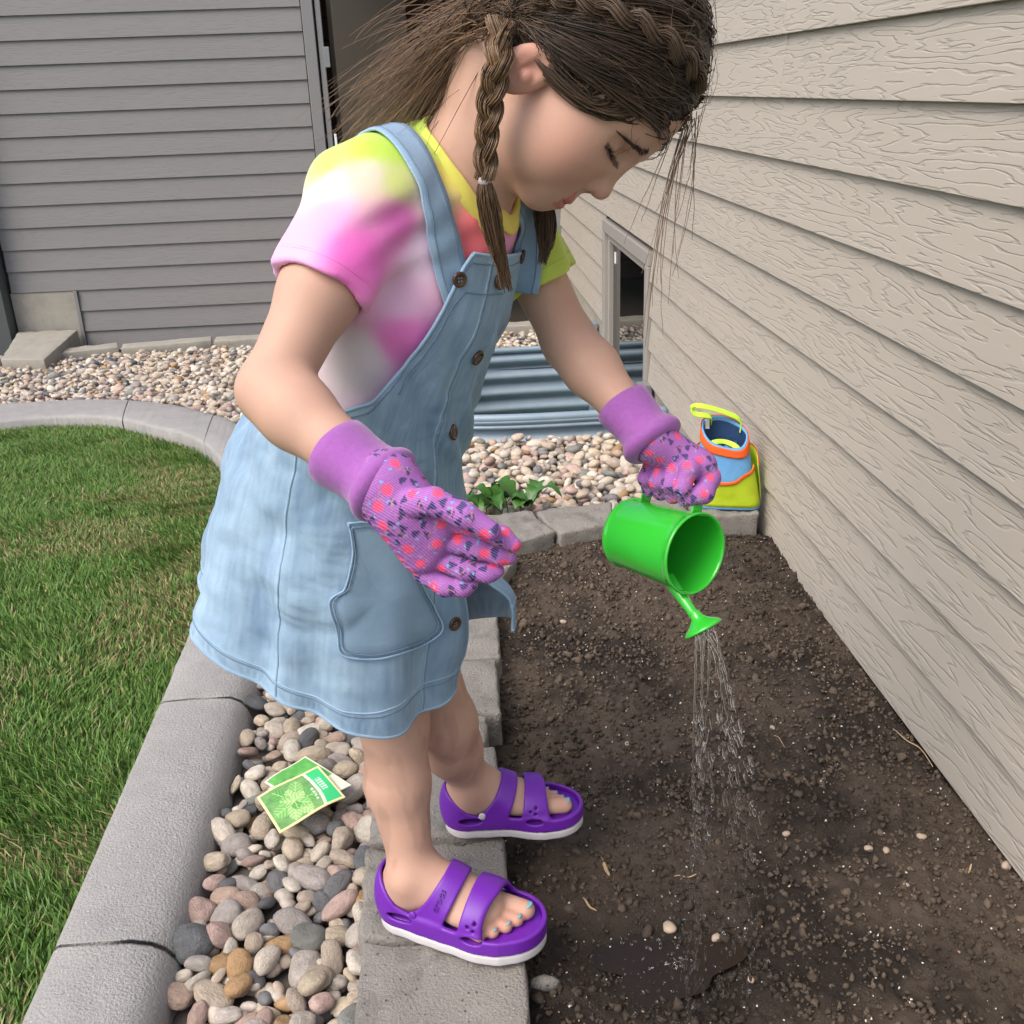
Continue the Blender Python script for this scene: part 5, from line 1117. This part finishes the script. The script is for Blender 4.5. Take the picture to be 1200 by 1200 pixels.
# --- gloves ----------------------------------------------------------------------------------
def glove(name, chains, palm, cuff, label, seed):
    """chains: finger polylines [(point, radius)...]; palm: capsules; cuff: (a, b, r)"""
    def f(P):
        d = None
        for a, b, ra, rb in palm: e = rcone(P, a, b, ra, rb); d = e if d is None else smin(d, e, .016)
        for ch in chains:
            e = None
            for (a, ra), (b, rb) in zip(ch[:-1], ch[1:]): q_ = rcone(P, a, b, ra, rb); e = q_ if e is None else smin(e, q_, .005)
            d = smin(d, e, .0022)
        return d+.0004*np.sin(P[:, 0]*900)*np.sin(P[:, 1]*900)*np.sin(P[:, 2]*900)*0
    pts = np.array([p for ch in chains for p, _ in ch]+[p[0] for p in palm]+[p[1] for p in palm])
    V, F = mesh_sdf(f, pts.min(0)-.045, pts.max(0)+.045, .00125, 1)
    # printed knit: lilac ground, coral dots, navy sprigs, sky dots
    r_ = np.random.default_rng(seed); c = np.tile(lin(160, 92, 176), (len(V), 1)); e = .002
    Nn = np.stack([f(V+[e, 0, 0])-f(V-[e, 0, 0]), f(V+[0, e, 0])-f(V-[0, e, 0]), f(V+[0, 0, e])-f(V-[0, 0, e])], 1); Nn /= np.linalg.norm(Nn, axis=1)[:, None]
    cent = []
    for i in r_.permutation(len(V)):
        if all(np.linalg.norm(V[i]-V[j]) > .0140 for j in cent): cent.append(i)
        if len(cent) > 130: break
    for k, i in enumerate(cent):
        n_ = Nn[i]; a = np.cross(n_, r_.normal(0, 1, 3)); a /= np.linalg.norm(a); b_ = np.cross(n_, a); D = V-V[i]; near_ = np.linalg.norm(D, axis=1) < .011; x, y = D@a, D@b_; rr = np.hypot(x, y); an = np.arctan2(y, x)
        if k % 2 == 0:
            m_ = near_ & (rr < .0044+.0005*np.sin(an*5)); c[m_] = lin(240, 70, 120)
        else:
            m_ = near_ & (rr < .0088) & (rr > .0016) & (np.abs(np.sin(an*1.5+.4)) > .84); c[m_] = lin(52, 34, 104)
        for _ in range(2):
            o_ = r_.uniform(-.009, .009, 2); m_ = near_ & (np.hypot(x-o_[0], y-o_[1]) < .0011); c[m_] = lin(112, 170, 220)
        m_ = near_ & (np.abs(rr-.0068) < .0005) & (an > .2) & (an < 1.6); c[m_] = lin(190, 120, 140)
    # raised rubber grip dots in slanting rows
    o = mesh(name, V, F, M_glove, girl, c)
    if label: o['label'] = label
    a, b_, r0 = cuff; u = tdir(a, b_); s1 = np.cross(u, [0, 0, 1.]); s1 /= np.linalg.norm(s1); s2 = np.cross(u, s1); n = 168; th_ = np.arange(n)*2*np.pi/n; L = np.linalg.norm(b_-a); rows = []
    pf = [(.0, -.004), (.0, -.0005), (.02, .001), (.15, .0008), (.35, -.0012), (.55, -.002), (.70, -.0008), (.76, .0022), (.82, .0046), (.88, .0052), (.94, .0038), (1.0, -.0005), (1.02, -.005)]
    for s_, q_ in pf: rows.append(a+u*L*s_+(r0+q_+.00045*np.cos(84*th_)*(1 if .0 < s_ < 1 else 0)+.0012*np.sin(3*th_+seed))[:, None]*(np.cos(th_)[:, None]*s1+np.sin(th_)[:, None]*s2*.93))
    k = len(rows); Fc = np.array([(i*n+j, i*n+(j+1) % n, (i+1)*n+(j+1) % n, (i+1)*n+j) for i in range(k-1) for j in range(n)]); mesh('cuff', np.vstack(rows), Fc, M_cuff, o)
    return o
t = NT('printed_glove_knit'); v = t.coord(); wv = t.n('TexWave', wave_type='BANDS', bands_direction='DIAGONAL'); t.l(v, wv.inputs[0]); wv.inputs['Scale'].default_value = 210; wv.inputs['Distortion'].default_value = .3
vo = t.n('TexVoronoi'); t.l(v, vo.inputs[0]); vo.inputs['Scale'].default_value = 420
rw2 = t.n('MapRange'); t.l(wv.outputs['Fac'], rw2.inputs[0]); rw2.inputs[1].default_value = .62; rw2.inputs[2].default_value = .85
t.col(t.mix(t.math('MULTIPLY', rw2.outputs[0], .22), t.attr(), (.62, .50, .60))); t.set(Roughness=.8); t.bump(t.math('ADD', rw2.outputs[0], t.math('MULTIPLY', vo.outputs['Distance'], .5)), .5, .0012); M_glove = t.m
t = NT('purple_rib_knit'); v = t.coord(); t.col(t.mix(t.noise(v, 220, 3), (.27, .075, .33), (.36, .12, .42))); t.set(Roughness=.9); t.bump(t.noise(v, 900, 2), .4, .001); t.b.inputs['Sheen Weight'].default_value = .3; M_cuff = t.m
g = lambda px, py, tz, r: (J(px, py, tz), r)
wc_ = J(452, 570, .842)
glove('glove', [[g(474, 590, .824, .0128), g(508, 588, .806, .0112), g(545, 604, .800, .0098), g(575, 622, .801, .0080)],
                [g(525, 609, .833, .0098), g(562, 617, .825, .0092), g(588, 629, .820, .0082), g(602, 638, .819, .0060)],
                [g(522, 632, .842, .0098), g(560, 642, .835, .0092), g(586, 650, .831, .0082), g(597, 653, .830, .0060)],
                [g(512, 654, .850, .0096), g(546, 667, .845, .0090), g(572, 671, .841, .0078), g(583, 669, .840, .0058)],
                [g(496, 671, .857, .0090), g(522, 687, .853, .0082), g(543, 689, .851, .0070), g(553, 685, .850, .0052)]],
      [(wc_, J(518, 610, .834), .0255, .0125), (wc_, J(512, 630, .842), .0255, .0135), (wc_, J(502, 650, .849), .025, .0125), (J(470, 602, .838), J(488, 652, .853), .020, .0125)],
      (J(392, 528, .862), J(457, 574, .842), .0315), 'lilac printed garden glove hanging open, cuff on bare forearm', 3)
HT = HANDLE_TOP; ax_ = ca_; kn = HT+cu*.014                    # grip: fist closed over the handle strap
def hpnt(a, u, w): return HT+ax_*a+cu*u+cw*w
# cw points away from or towards the camera: find the near side
nw = -1 if (cw@(CAM-HT)) < 0 else 1
fing = []
for i, (a_, r_) in enumerate(((.0300, .0088), (.0118, .0090), (-.0064, .0089), (-.0236, .0080))):
    fing.append([(hpnt(a_, .017, -nw*.004), r_+.001), (hpnt(a_+.001, .014, nw*.017), r_+.0008), (hpnt(a_, -.006, nw*.021), r_), (hpnt(a_-.002, -.017, nw*.010), r_-.0006), (hpnt(a_-.002, -.014, -nw*.003), r_-.0016)])
thumb = [(hpnt(.014, .016, -nw*.014), .0130), (hpnt(.034, .008, -nw*.012), .0120), (hpnt(.040, -.008, -nw*.002), .0108), (hpnt(.034, -.014, nw*.008), .0090)]
wl = wrL+tdir(elL, wrL)*.016
glove('glove', fing+[thumb], [(wl, hpnt(.026, .018, -nw*.006), .0185, .0145), (wl, hpnt(.004, .020, -nw*.008), .0195, .0165), (wl, hpnt(-.020, .018, -nw*.006), .0185, .0145), (hpnt(.024, .018, -nw*.004), hpnt(-.02, .018, -nw*.004), .014, .0135)],
      (wrL-tdir(elL, wrL)*.036, wrL+tdir(elL, wrL)*.026, .0305), 'lilac printed garden glove gripping the green can handle', 8)

# --- sandals -------------------------------------------------------------------------------------
t = NT('purple_foam'); v = t.coord(); t.col(t.mix(t.noise(v, 60, 3), (.125, .012, .33), (.16, .02, .40))); t.set(Roughness=.45); t.bump(t.noise(v, 500, 3), .08, .001); M_purple = t.m
t = NT('white_foam_sole'); v = t.coord(); t.col(t.mix(t.math('MULTIPLY', t.noise(v, 60, 4), .5), (.66, .64, .67), (.36, .31, .28))); t.set(Roughness=.6); M_white = t.m
M_nail = plain('blue_nail_polish', (.17, .38, .45), .25, .2, 300)
OUT = [(.034, 0, .0325), (.07, -.002, .0325), (.10, -.003, .0345), (.135, .0, .0415), (.158, .003, .041), (.172, .006, .0345)]
def outline(q, o=0):
    d = None; z0 = np.zeros(len(q)); q2 = np.c_[q[:, 0], q[:, 1], z0]
    for (a, b, r), (c, d_, r2) in zip(OUT[:-1], OUT[1:]): e = rcone(q2, (a, b, 0), (c, d_, 0), r+o, r2+o); d = e if d is None else smin(d, e, .01)
    return d
def slab(q, z0, z1, o, k=.003):
    return smax(smax(outline(q, o), q[:, 2]-z1, k), z0-q[:, 2], k)
def sandal_upper(q):
    s = q.copy(); vol = foot_core(q)
    vol = smin(vol, ell(q, (.034, 0, .05), (.0335, .029, .045)), .008); vol = smin(vol, ell(q, (.135, .001, .040), (.050, .0385, .024)), .012); vol = smin(vol, rcone(q, (.03, 0, .03), (.14, 0, .03), .030, .036), .012)
    lo_ = smax(outline(q, -.001), .014-q[:, 2], .003); vol = smin(vol, smax(lo_, q[:, 2]-.034, .006), .006)
    sh = smax(vol-.0055, -(vol-.0006), .0015); sh = np.maximum(sh, .016-q[:, 2])
    # ankle opening
    zc_ = np.interp(q[:, 0], [-.02, .004, .018, .034, .052, .064, .076, .090, .12], [.078, .078, .066, .050, .042, .050, .066, .090, .16]); sh = smax(sh, (q[:, 2]-zc_)*.8, .004)
    # window between instep strap and toe strap
    l1 = .093+.42*(q[:, 2]-.03); l2 = .116+.18*(q[:, 2]-.03); win_ = smax(smax(l1-q[:, 0], q[:, 0]-l2, .004), .039-q[:, 2], .006); sh = smax(sh, -win_, .003)
    # toe opening
    toe = smax(.160-.10*(q[:, 2]-.03)-.25*np.maximum(-q[:, 1], 0)-q[:, 0], .0355-q[:, 2], .006); sh = smax(sh, -toe, .004)
    for sg_ in (-1, 1):
        sh = smax(sh, -ell(q, (.040, sg_*.034, .0335), (.0175, .02, .0062)), .002); sh = smax(sh, -ell(q, (.136, sg_*.043, .0335), (.0135, .02, .0052)), .002)
        for a, z in ((.131, .050), (.138, .046), (.139, .054)): sh = smax(sh, -np.maximum(np.hypot(q[:, 0]-a, q[:, 2]-z)-.0022, -(q[:, 1]*sg_)), .001)
    return sh
def build_sandal(ft, lab, near):
    f = lambda P: sandal_upper(ft.loc(P))*ft.k
    pts = np.array([ft.w(x, y, z) for x in (-.01, .215) for y in (-.055, .055) for z in (-.004, .115)]); lo_, hi_ = pts.min(0)-.006, pts.max(0)+.006
    V, F = mesh_sdf(f, lo_, hi_, .0017, 1); up = mesh('sandal', V, F, M_purple, girl); up['label'] = lab
    V, F = mesh_sdf(lambda P: slab(ft.loc(P), .0, .0135, .0035)*ft.k, lo_, hi_, .0022, 1); sole = mesh('sole', V, F, M_white, up)
    V, F = mesh_sdf(lambda P: slab(ft.loc(P), .0125, .0262, .0005)*ft.k, lo_, hi_, .0022, 1); mesh('footbed', V, F, M_purple, up)
    # ribbed toe bumper and a groove line round the sole
    for q_ in np.linspace(-.9, .9, 26):
        a = q_*1.25; c = ft.w(.166+.0405*math.cos(a)*.98, .006+.0385*math.sin(a), .0068); o_ = ft.A@np.array([math.cos(a), math.sin(a)*ft.side, 0]); b = MB(); b.tube([c-ft.u*.005, c+ft.u*.005], .0011, 6); b.build('sole_rib', M_white, sole, smooth_=True)
    B_ = bvh(*[np.asarray(z_) for z_ in (np.array([v_.co for v_ in up.data.vertices]), np.array([p_.vertices[:] for p_ in up.data.polygons]))])
    for sg_ in (-1, 1):
        h = B_.ray_cast(Vector(ft.w(.058, sg_*.08, .043)), Vector(ft.A@np.array([0, -sg_*ft.side, 0])))
        if h[0] is None: continue
        p = np.array(h[0]); n_ = ft.A@np.array([0, sg_*ft.side, .15]); n_ /= np.linalg.norm(n_); a = np.cross(n_, ft.f); b_ = np.cross(n_, a)
        V, F = revolve([(-.001, .0048), (.0014, .0050), (.0022, .0042), (.0025, 0)], 24, p, n_, a, b_); mesh('rivet', V, F, M_white if not near else M_purple, up)
    # toe nails
    for (a, b_, ra, rb) in TOES:
        a, b_ = np.array(a), np.array(b_); d_ = tdir(a, b_); c = b_+d_*rb*.35+np.array([0, 0, rb*.80]); V = ICO2[0]*np.array([rb*.52, rb*.56, rb*.16]); ang_ = -.5; Ry = np.array([[math.cos(ang_), 0, -math.sin(ang_)], [0, 1, 0], [math.sin(ang_), 0, math.cos(ang_)]]); V = V@Ry+c
        mesh('toenail', np.array([ft.w(*p) for p in V]), ICO2[1], M_nail, girl)
    return up, B_
sanR, BR = build_sandal(FR, 'purple foam sandal with white sole set flat on the edging block', True)
sanL, BL = build_sandal(FL, 'purple foam sandal overhanging the soil with a white rivet', False)
# embossed word on the near instep strap
cu_ = bpy.data.curves.new('strap_lettering', 'FONT'); cu_.body = 'crocs'; cu_.size = .0125; cu_.extrude = .0014; cu_.offset = .00035; cu_.space_character = 1.12; cu_.align_x = 'CENTER'; cu_.align_y = 'CENTER'
to = bpy.data.objects.new('tmp_text', cu_); COL.objects.link(to); bpy.context.view_layer.update(); tm = bpy.data.meshes.new_from_object(to.evaluated_get(bpy.context.evaluated_depsgraph_get())); bpy.data.objects.remove(to)
def onstrap(x, y, z): q_ = BR.find_nearest(Vector(FR.w(x, y, z))); return np.array(q_[0]), np.array(q_[1])
h, nn = onstrap(.092, -.043, .074); h1, n1 = onstrap(.085, -.048, .058); h2, n2 = onstrap(.098, -.032, .086)
if h is not None and h1 is not None and h2 is not None:
    xd = tdir(h1, h2); nn = nn/np.linalg.norm(nn); nn = nn if nn@(FR.w(.084, -.06, .10)-h) > 0 else -nn; zd = nn-(nn@xd)*xd; zd /= np.linalg.norm(zd); yd = np.cross(zd, xd); TV = np.array([v_.co for v_ in tm.vertices]); TV = h+TV[:, :1]*xd+TV[:, 1:2]*yd+TV[:, 2:]*zd
    OV = []
    for p in TV:
        lc = (p-h)@zd; q_ = BR.find_nearest(Vector(p)); w_ = np.array(q_[0]); OV.append(w_+zd*(lc+.0004))
    tm.vertices.foreach_set('co', np.array(OV).ravel()); tm.materials.clear(); tm.materials.append(plain('purple_emboss', (.10, .01, .27), .4)); tm.update(); link('strap_lettering', tm, sanR)

# --- hair --------------------------------------------------------------------------------------------
hr_ = np.random.default_rng(21)
def scalp_r(d):
    """distance from the head centre to the scalp along unit directions d (head frame)"""
    return 1/np.sqrt((d[:, 0]/.098)**2+(d[:, 1]/.0775)**2+(d[:, 2]/.094)**2)
def hairline(d):                           # > 0 where hair grows
    x, y, z = d[:, 0], np.abs(d[:, 1]), d[:, 2]
    front = z-np.interp(x, [-1, -.55, -.2, .05, .35, .62, .85, 1.0], [-.98, -.90, -.76, -.60, -.50, -.33, -.06, .02]); return front
BS0 = {-1: np.array([-.052, -.070, -.060]), 1: np.array([-.052, .070, -.060])}       # where each braid leaves the head
VH, FH, CH, offh = [], [], [], 0
SQ = []
def strand(P, r, col): SQ.append((np.asarray(P, float), np.broadcast_to(r, (len(P),)), col))
def flush(name, parent):
    ks = {}
    for s_ in SQ: ks.setdefault(len(s_[0]), []).append(s_)
    Vs_, Fs_, Cs_, o_ = [], [], [], 0
    for k, L in ks.items():
        P = np.array([a for a, _, _ in L]); R_ = np.array([b for _, b, _ in L]); Cc = np.array([c for _, _, c in L]); T = np.gradient(P, axis=1); T /= np.linalg.norm(T, axis=2)[..., None]+1e-12
        u = np.cross(T, np.array([.31, .52, .79])); u /= np.linalg.norm(u, axis=2)[..., None]+1e-9; w = np.cross(T, u); a = np.arange(3)*2*np.pi/3
        V = P[:, :, None]+R_[:, :, None, None]*(np.cos(a)[:, None]*u[:, :, None]+np.sin(a)[:, None]*w[:, :, None]); m_ = len(L)
        I2 = np.arange(m_*k*3).reshape(m_, k, 3); J2 = np.roll(I2, -1, 2); F = np.stack([I2[:, :-1], J2[:, :-1], J2[:, 1:], I2[:, 1:]], -1).reshape(-1, 4)
        Vs_.append(V.reshape(-1, 3)); Fs_.append(F+o_); Cs_.append(np.repeat(Cc, k*3, 0)); o_ += m_*k*3
    SQ.clear(); return mesh(name, np.vstack(Vs_), np.vstack(Fs_), M_hair, parent, np.vstack(Cs_))
def hair_col(k=0):
    b = np.array([.017, .0090, .0052])*(1-k)+np.array([.23, .135, .070])*k; return b*hr_.uniform(.65, 1.35)  # dark brown to backlit brown: the backlight is put into the strand colour
# cap under the strands
capV = ICO3[0]; 
import bmesh as _bm
bmx = _bm.new(); _bm.ops.create_icosphere(bmx, subdivisions=5, radius=1); CV = np.array([v_.co for v_ in bmx.verts]); CF = np.array([[v_.index for v_ in f_.verts] for f_ in bmx.faces]); bmx.free()
hl_ = hairline(CV); rr = scalp_r(CV)*(1+np.where(hl_ > 0, .055*smooth(0, .22, hl_)+.012, -.10)); bump_ = .012*np.sin(CV[:, 0]*11+CV[:, 1]*6)*smooth(.05, .3, hl_); kf = (hl_[CF] > -.03).all(1)
capP = HCt+(CV*(rr*(1+bump_))[:, None])@HA.T; used = np.unique(CF[kf]); remap = np.full(len(CV), -1); remap[used] = np.arange(len(used))
t = NT('brown_hair'); v = t.coord(); t.col(t.attr()); t.set(Roughness=.38); t.b.inputs['Specular IOR Level'].default_value = .45; t.b.inputs['Sheen Weight'].default_value = .05; M_hair = t.m
M_cap = plain('hair_undercoat', (.020, .012, .008), .6, .3, 200)
hair = mesh('hair', capP[used], remap[CF[kf]], M_cap, girl)
N = 9500; d = hr_.normal(0, 1, (N*3, 3)); d /= np.linalg.norm(d, axis=1)[:, None]; d = d[hairline(d) > .0][:N]
gd = hr_.normal(0, 1, (420, 3)); gd /= np.linalg.norm(gd, axis=1)[:, None]; gl = hr_.uniform(.0, .05, 420); gm = hr_.normal(0, .16, (420, 3)); gk = hr_.uniform(-.08, .14, 420)
for di in d:
    gi_ = int(np.argmax(gd@di)); sgn = -1 if di[1] < hr_.normal(0, .05) else 1; tgt = BS0[sgn]; tn = tgt/np.linalg.norm(tgt); k = 13; u = np.linspace(0, hr_.uniform(.75, 1.0), k)[:, None]
    mid = di+np.array([-.15, sgn*.35, .10])*hr_.uniform(.3, 1)+gm[gi_]; gq = (1-u)**2*gd[gi_]+2*u*(1-u)*(gd[gi_]+np.array([-.15, sgn*.35, .10])*.65+gm[gi_])+u*u*tn; q = (1-u)**2*di+2*u*(1-u)*mid+u*u*tn; q = q+(gq-q)*(.72*np.sin(np.pi*np.clip(u, 0, .8)*.62)); q /= np.linalg.norm(q, axis=1)[:, None]
    lift = 1.045+.035*np.sin(np.pi*u[:, 0])*hr_.uniform(.2, 1.6)+.020*math.sin(di[0]*9+di[2]*7)+hr_.uniform(0, .02)+gl[gi_]*np.sin(np.pi*u[:, 0]); lift[0] = 1.0+.02*hr_.random()
    P = q*(scalp_r(q)*lift)[:, None]+np.cumsum(hr_.normal(0, .0007, (k, 3)), 0); kk = .10+.35*smooth(.2, -.6, di[0])*hr_.random()+(.12 if hr_.random() < .15 else 0)+gk[gi_]; kk = max(0., kk)  # strands towards the back take more of the painted backlight
    strand(HCt+P@HA.T, np.linspace(.00062, .00042, k)*hr_.uniform(.6, 1.4), hair_col(kk))
# short fine hair along temple and forehead
d = hr_.normal(0, 1, (9000, 3)); d /= np.linalg.norm(d, axis=1)[:, None]; d = d[np.abs(hairline(d)) < .09][:1500]
for di in d:
    sgn = -1 if di[1] < 0 else 1; k = 7; e = di+np.array([-.34, sgn*.10, .02])*hr_.uniform(.4, 1.2)+hr_.normal(0, .06, 3); u = np.linspace(0, 1, k)[:, None]; q = (1-u)*di+u*e; q /= np.linalg.norm(q, axis=1)[:, None]; P = q*(scalp_r(q)*(1.005+.045*u[:, 0]))[:, None]; strand(HCt+P@HA.T, np.linspace(.00045, .00025, k), hair_col(.15))
flush('strands', hair)
def braid(path, r0, r1, light, tie_at, tail, nm):
    n_in = 110 if tail is not None else 70
    """three interlaced strands of hair, a tie and a loose tail"""
    P = spline(path, 70); T, U, W_ = frames(P); s_ = np.linspace(0, 1, 70); L = np.linalg.norm(np.diff(P, axis=0), axis=1).sum(); rad = r0+(r1-r0)*s_
    for j in range(3):
        ph = 2*np.pi*j/3+s_*L/.036*2*np.pi*.5; ox = np.sin(ph)*rad*.62; oy = np.sin(2*ph)*rad*.40; c = P+U*ox[:, None]+W_*oy[:, None]
        for m_ in range(n_in):
            a_ = hr_.uniform(0, 6.28); q_ = math.sqrt(hr_.random())*.62; dx = np.cos(a_+s_*2)*q_*rad; dy = np.sin(a_+s_*2)*q_*rad; Q = c+U*dx[:, None]+W_*dy[:, None]+np.cumsum(hr_.normal(0, .00012, (70, 3)), 0); strand(Q[::2], np.full(35, .00058)*hr_.uniform(.7, 1.3), hair_col(light*hr_.uniform(.4, 1.3)))
    o = flush(nm, girl if tail is not None else hair)
    if tail is None: return
    V, F = tube_vf([P[-1]-T[-1]*.003, P[-1], P[-1]+T[-1]*.003], [r1*.72, r1*.80, r1*.72], 20); b = MB(); b.add(V, F); b.build('hair_tie', plain('clear_elastic', (.42, .36, .36), .3), o, bevel=.001)
    tp = spline(np.vstack([[P[-1]], tail]), 30); T2, U2, W2 = frames(tp); s2 = np.linspace(0, 1, 30)
    for m_ in range(330):
        a_ = hr_.uniform(0, 6.28); q_ = math.sqrt(hr_.random()); sp_ = r1*(.55+1.0*np.sin(np.pi*np.minimum(s2*1.15+.05, 1))*.62); Le = hr_.uniform(.62, 1.0); n_ = max(8, int(30*Le)); Q = tp+U2*(np.cos(a_)*q_*sp_)[:, None]+W2*(np.sin(a_)*q_*sp_)[:, None]+np.cumsum(hr_.normal(0, .00025, (30, 3)), 0); strand(Q[:n_], np.linspace(.00062, .00035, n_)*hr_.uniform(.7, 1.3), hair_col(light*.5*hr_.uniform(.2, 1.6)))
    flush('braid_tail', o)
b0 = hp_(*BS0[-1]*1.03)
braid([b0+(J(590, 40, .86)-b0)*.5, J(583, 75, .855), J(574, 120, .872), J(570, 165, .890), J(568, 212, .905)], .0112, .0080, .85, None, np.array([J(572, 240, .915), J(582, 290, .935), J(597, 345, .955)]), 'braid')
braid([hp_(*BS0[1]*1.03), J(618, 120, 1.02), J(622, 190, 1.03), J(632, 225, 1.03)], .0125, .0090, .5, None, np.array([J(638, 250, 1.03), J(640, 280, 1.035), J(636, 312, 1.04)]), 'braid')
for sgn in (-1, 1):
    gp = []
    for p in ((.80, .30, .52), (.58, .60, .50), (.22, .86, .30), (-.18, .93, -.04), (-.42, .80, -.36)):
        d_ = np.array([p[0], sgn*p[1], p[2]]); d_ /= np.linalg.norm(d_); gp.append(HCt+HA@(d_*scalp_r(d_[None])[0]*1.10))
    braid(gp, .0105, .0120, .30, None, None, 'crown_plait')
for _ in range(420):                        # flyaways over the crown
    d_ = hr_.normal(0, 1, 3); d_ /= np.linalg.norm(d_)
    if hairline(d_[None])[0] < .02: continue
    k = 12; u = np.linspace(0, 1, k)[:, None]; e_ = d_+hr_.normal(0, .35, 3)+np.array([-.25, 0, 0]); q = (1-u)*d_+u*e_; q /= np.linalg.norm(q, axis=1)[:, None]; P = q*(scalp_r(q)*(1.05+hr_.uniform(.02, .13)*np.sin(np.pi*u[:, 0]*hr_.uniform(.5, 1))))[:, None]+np.cumsum(hr_.normal(0, .0008, (k, 3)), 0); strand(HCt+P@HA.T, np.linspace(.00032, .00018, k), hair_col(hr_.uniform(.2, .7)))
flush('flyaways', hair)
# loose hair at the nape, blown back, and wisps hanging from the brow
for _ in range(900):
    st = hp_(*(np.array([hr_.uniform(-.082, -.045), hr_.uniform(-.074, .05), hr_.uniform(-.095, .05)]))); e = J(hr_.uniform(405, 560), 0, 1)*0
    px = 560-(hr_.random()**1.25)*165; py = 168-(px-395)*.30+hr_.normal(0, 16) if hr_.random() < .8 else hr_.uniform(20, 150); en = J(px, py, hr_.uniform(.95, 1.05)); md = st*.45+en*.55+np.array([hr_.normal(0, .010), hr_.normal(0, .010), hr_.uniform(.010, .055)])
    k = 16; u = np.linspace(0, 1, k)[:, None]; Q = (1-u)**2*st+2*u*(1-u)*md+u*u*en+np.cumsum(np.cumsum(hr_.normal(0, .00045, (k, 3)), 0), 0); strand(Q, np.linspace(.0006, .0002, k)*hr_.uniform(.5, 1.3), hair_col(hr_.uniform(.35, 1.15)))
flush('loose_hair', hair)
for (x0, y0, x1, y1, x2, y2, w) in [(812, 140, 775, 230, 766, 310, 6), (800, 150, 768, 250, 764, 400, 5), (818, 135, 812, 215, 800, 300, 4), (832, 50, 838, 110, 800, 190, 2), (806, 150, 795, 240, 792, 320, 3), (795, 152, 765, 220, 752, 290, 2)]:
    for _ in range(w):
        st = J(x0+hr_.normal(0, 4), y0+hr_.normal(0, 3), .925+hr_.normal(0, .006)); md = J(x1+hr_.normal(0, 4), y1, .925+hr_.normal(0, .01)); en = J(x2+hr_.normal(0, 8), y2+hr_.normal(0, 22), .925+hr_.normal(0, .015)); k = 16; u = np.linspace(0, 1, k)[:, None]; Q = (1-u)**2*st+2*u*(1-u)*md+u*u*en+np.cumsum(hr_.normal(0, .0004, (k, 3)), 0); strand(Q, np.linspace(.0005, .00025, k), hair_col(.55))
flush('wisps', hair)
# eyebrow and lashes
M_lash = plain('lash_hair', (.025, .014, .009), .5)
for sgn in (-1, 1):
    for _ in range(110):
        u = hr_.random(); p = np.array([.0945-.020*u**1.5, sgn*(.010+.035*u), -.0068-.010*u**1.5+hr_.normal(0, .0011)*(1.1-.7*u)]); dirv = np.array([-.25-.4*u, sgn*.9, .15-.5*u]); dirv /= np.linalg.norm(dirv); p0 = HCt+HA@p; g0_ = np.array([head_sdf((p0+e)[None])[0]-head_sdf((p0-e)[None])[0] for e in np.eye(3)*.002]); g0_ /= np.linalg.norm(g0_); p0 = p0-g0_*(head_sdf(p0[None])[0]-.0004); p0 = p0-g0_*(head_sdf(p0[None])[0]-.0004); p0 = p0-g0_*(head_sdf(p0[None])[0]-.0004); k = 4; u_ = np.linspace(0, .0075, k)[:, None]; dv = HA@dirv; dv = dv-(dv@g0_)*g0_; strand(p0+dv*u_+g0_*.0004, np.linspace(.00042, .0002, k), np.array([.028, .016, .010]))
    flush('eyebrow', girl)
    for u in np.linspace(0, 1, 34):
        p = np.array([.0905-.010*abs(u-.4)**1.3, sgn*(.0165+.029*u), -.0372]); p0 = HCt+HA@p; dv = HA@np.array([.75, sgn*(.25*(u-.3)), -.45]); dv /= np.linalg.norm(dv); k = 6; w_ = np.linspace(0, 1, k)[:, None]; strand(p0-dv*.002+dv*w_*.0095+HA@np.array([0, 0, 1.])*.002*w_**2, np.linspace(.00035, .00012, k), np.array([.012, .008, .006]))
    flush('eyelashes', girl)
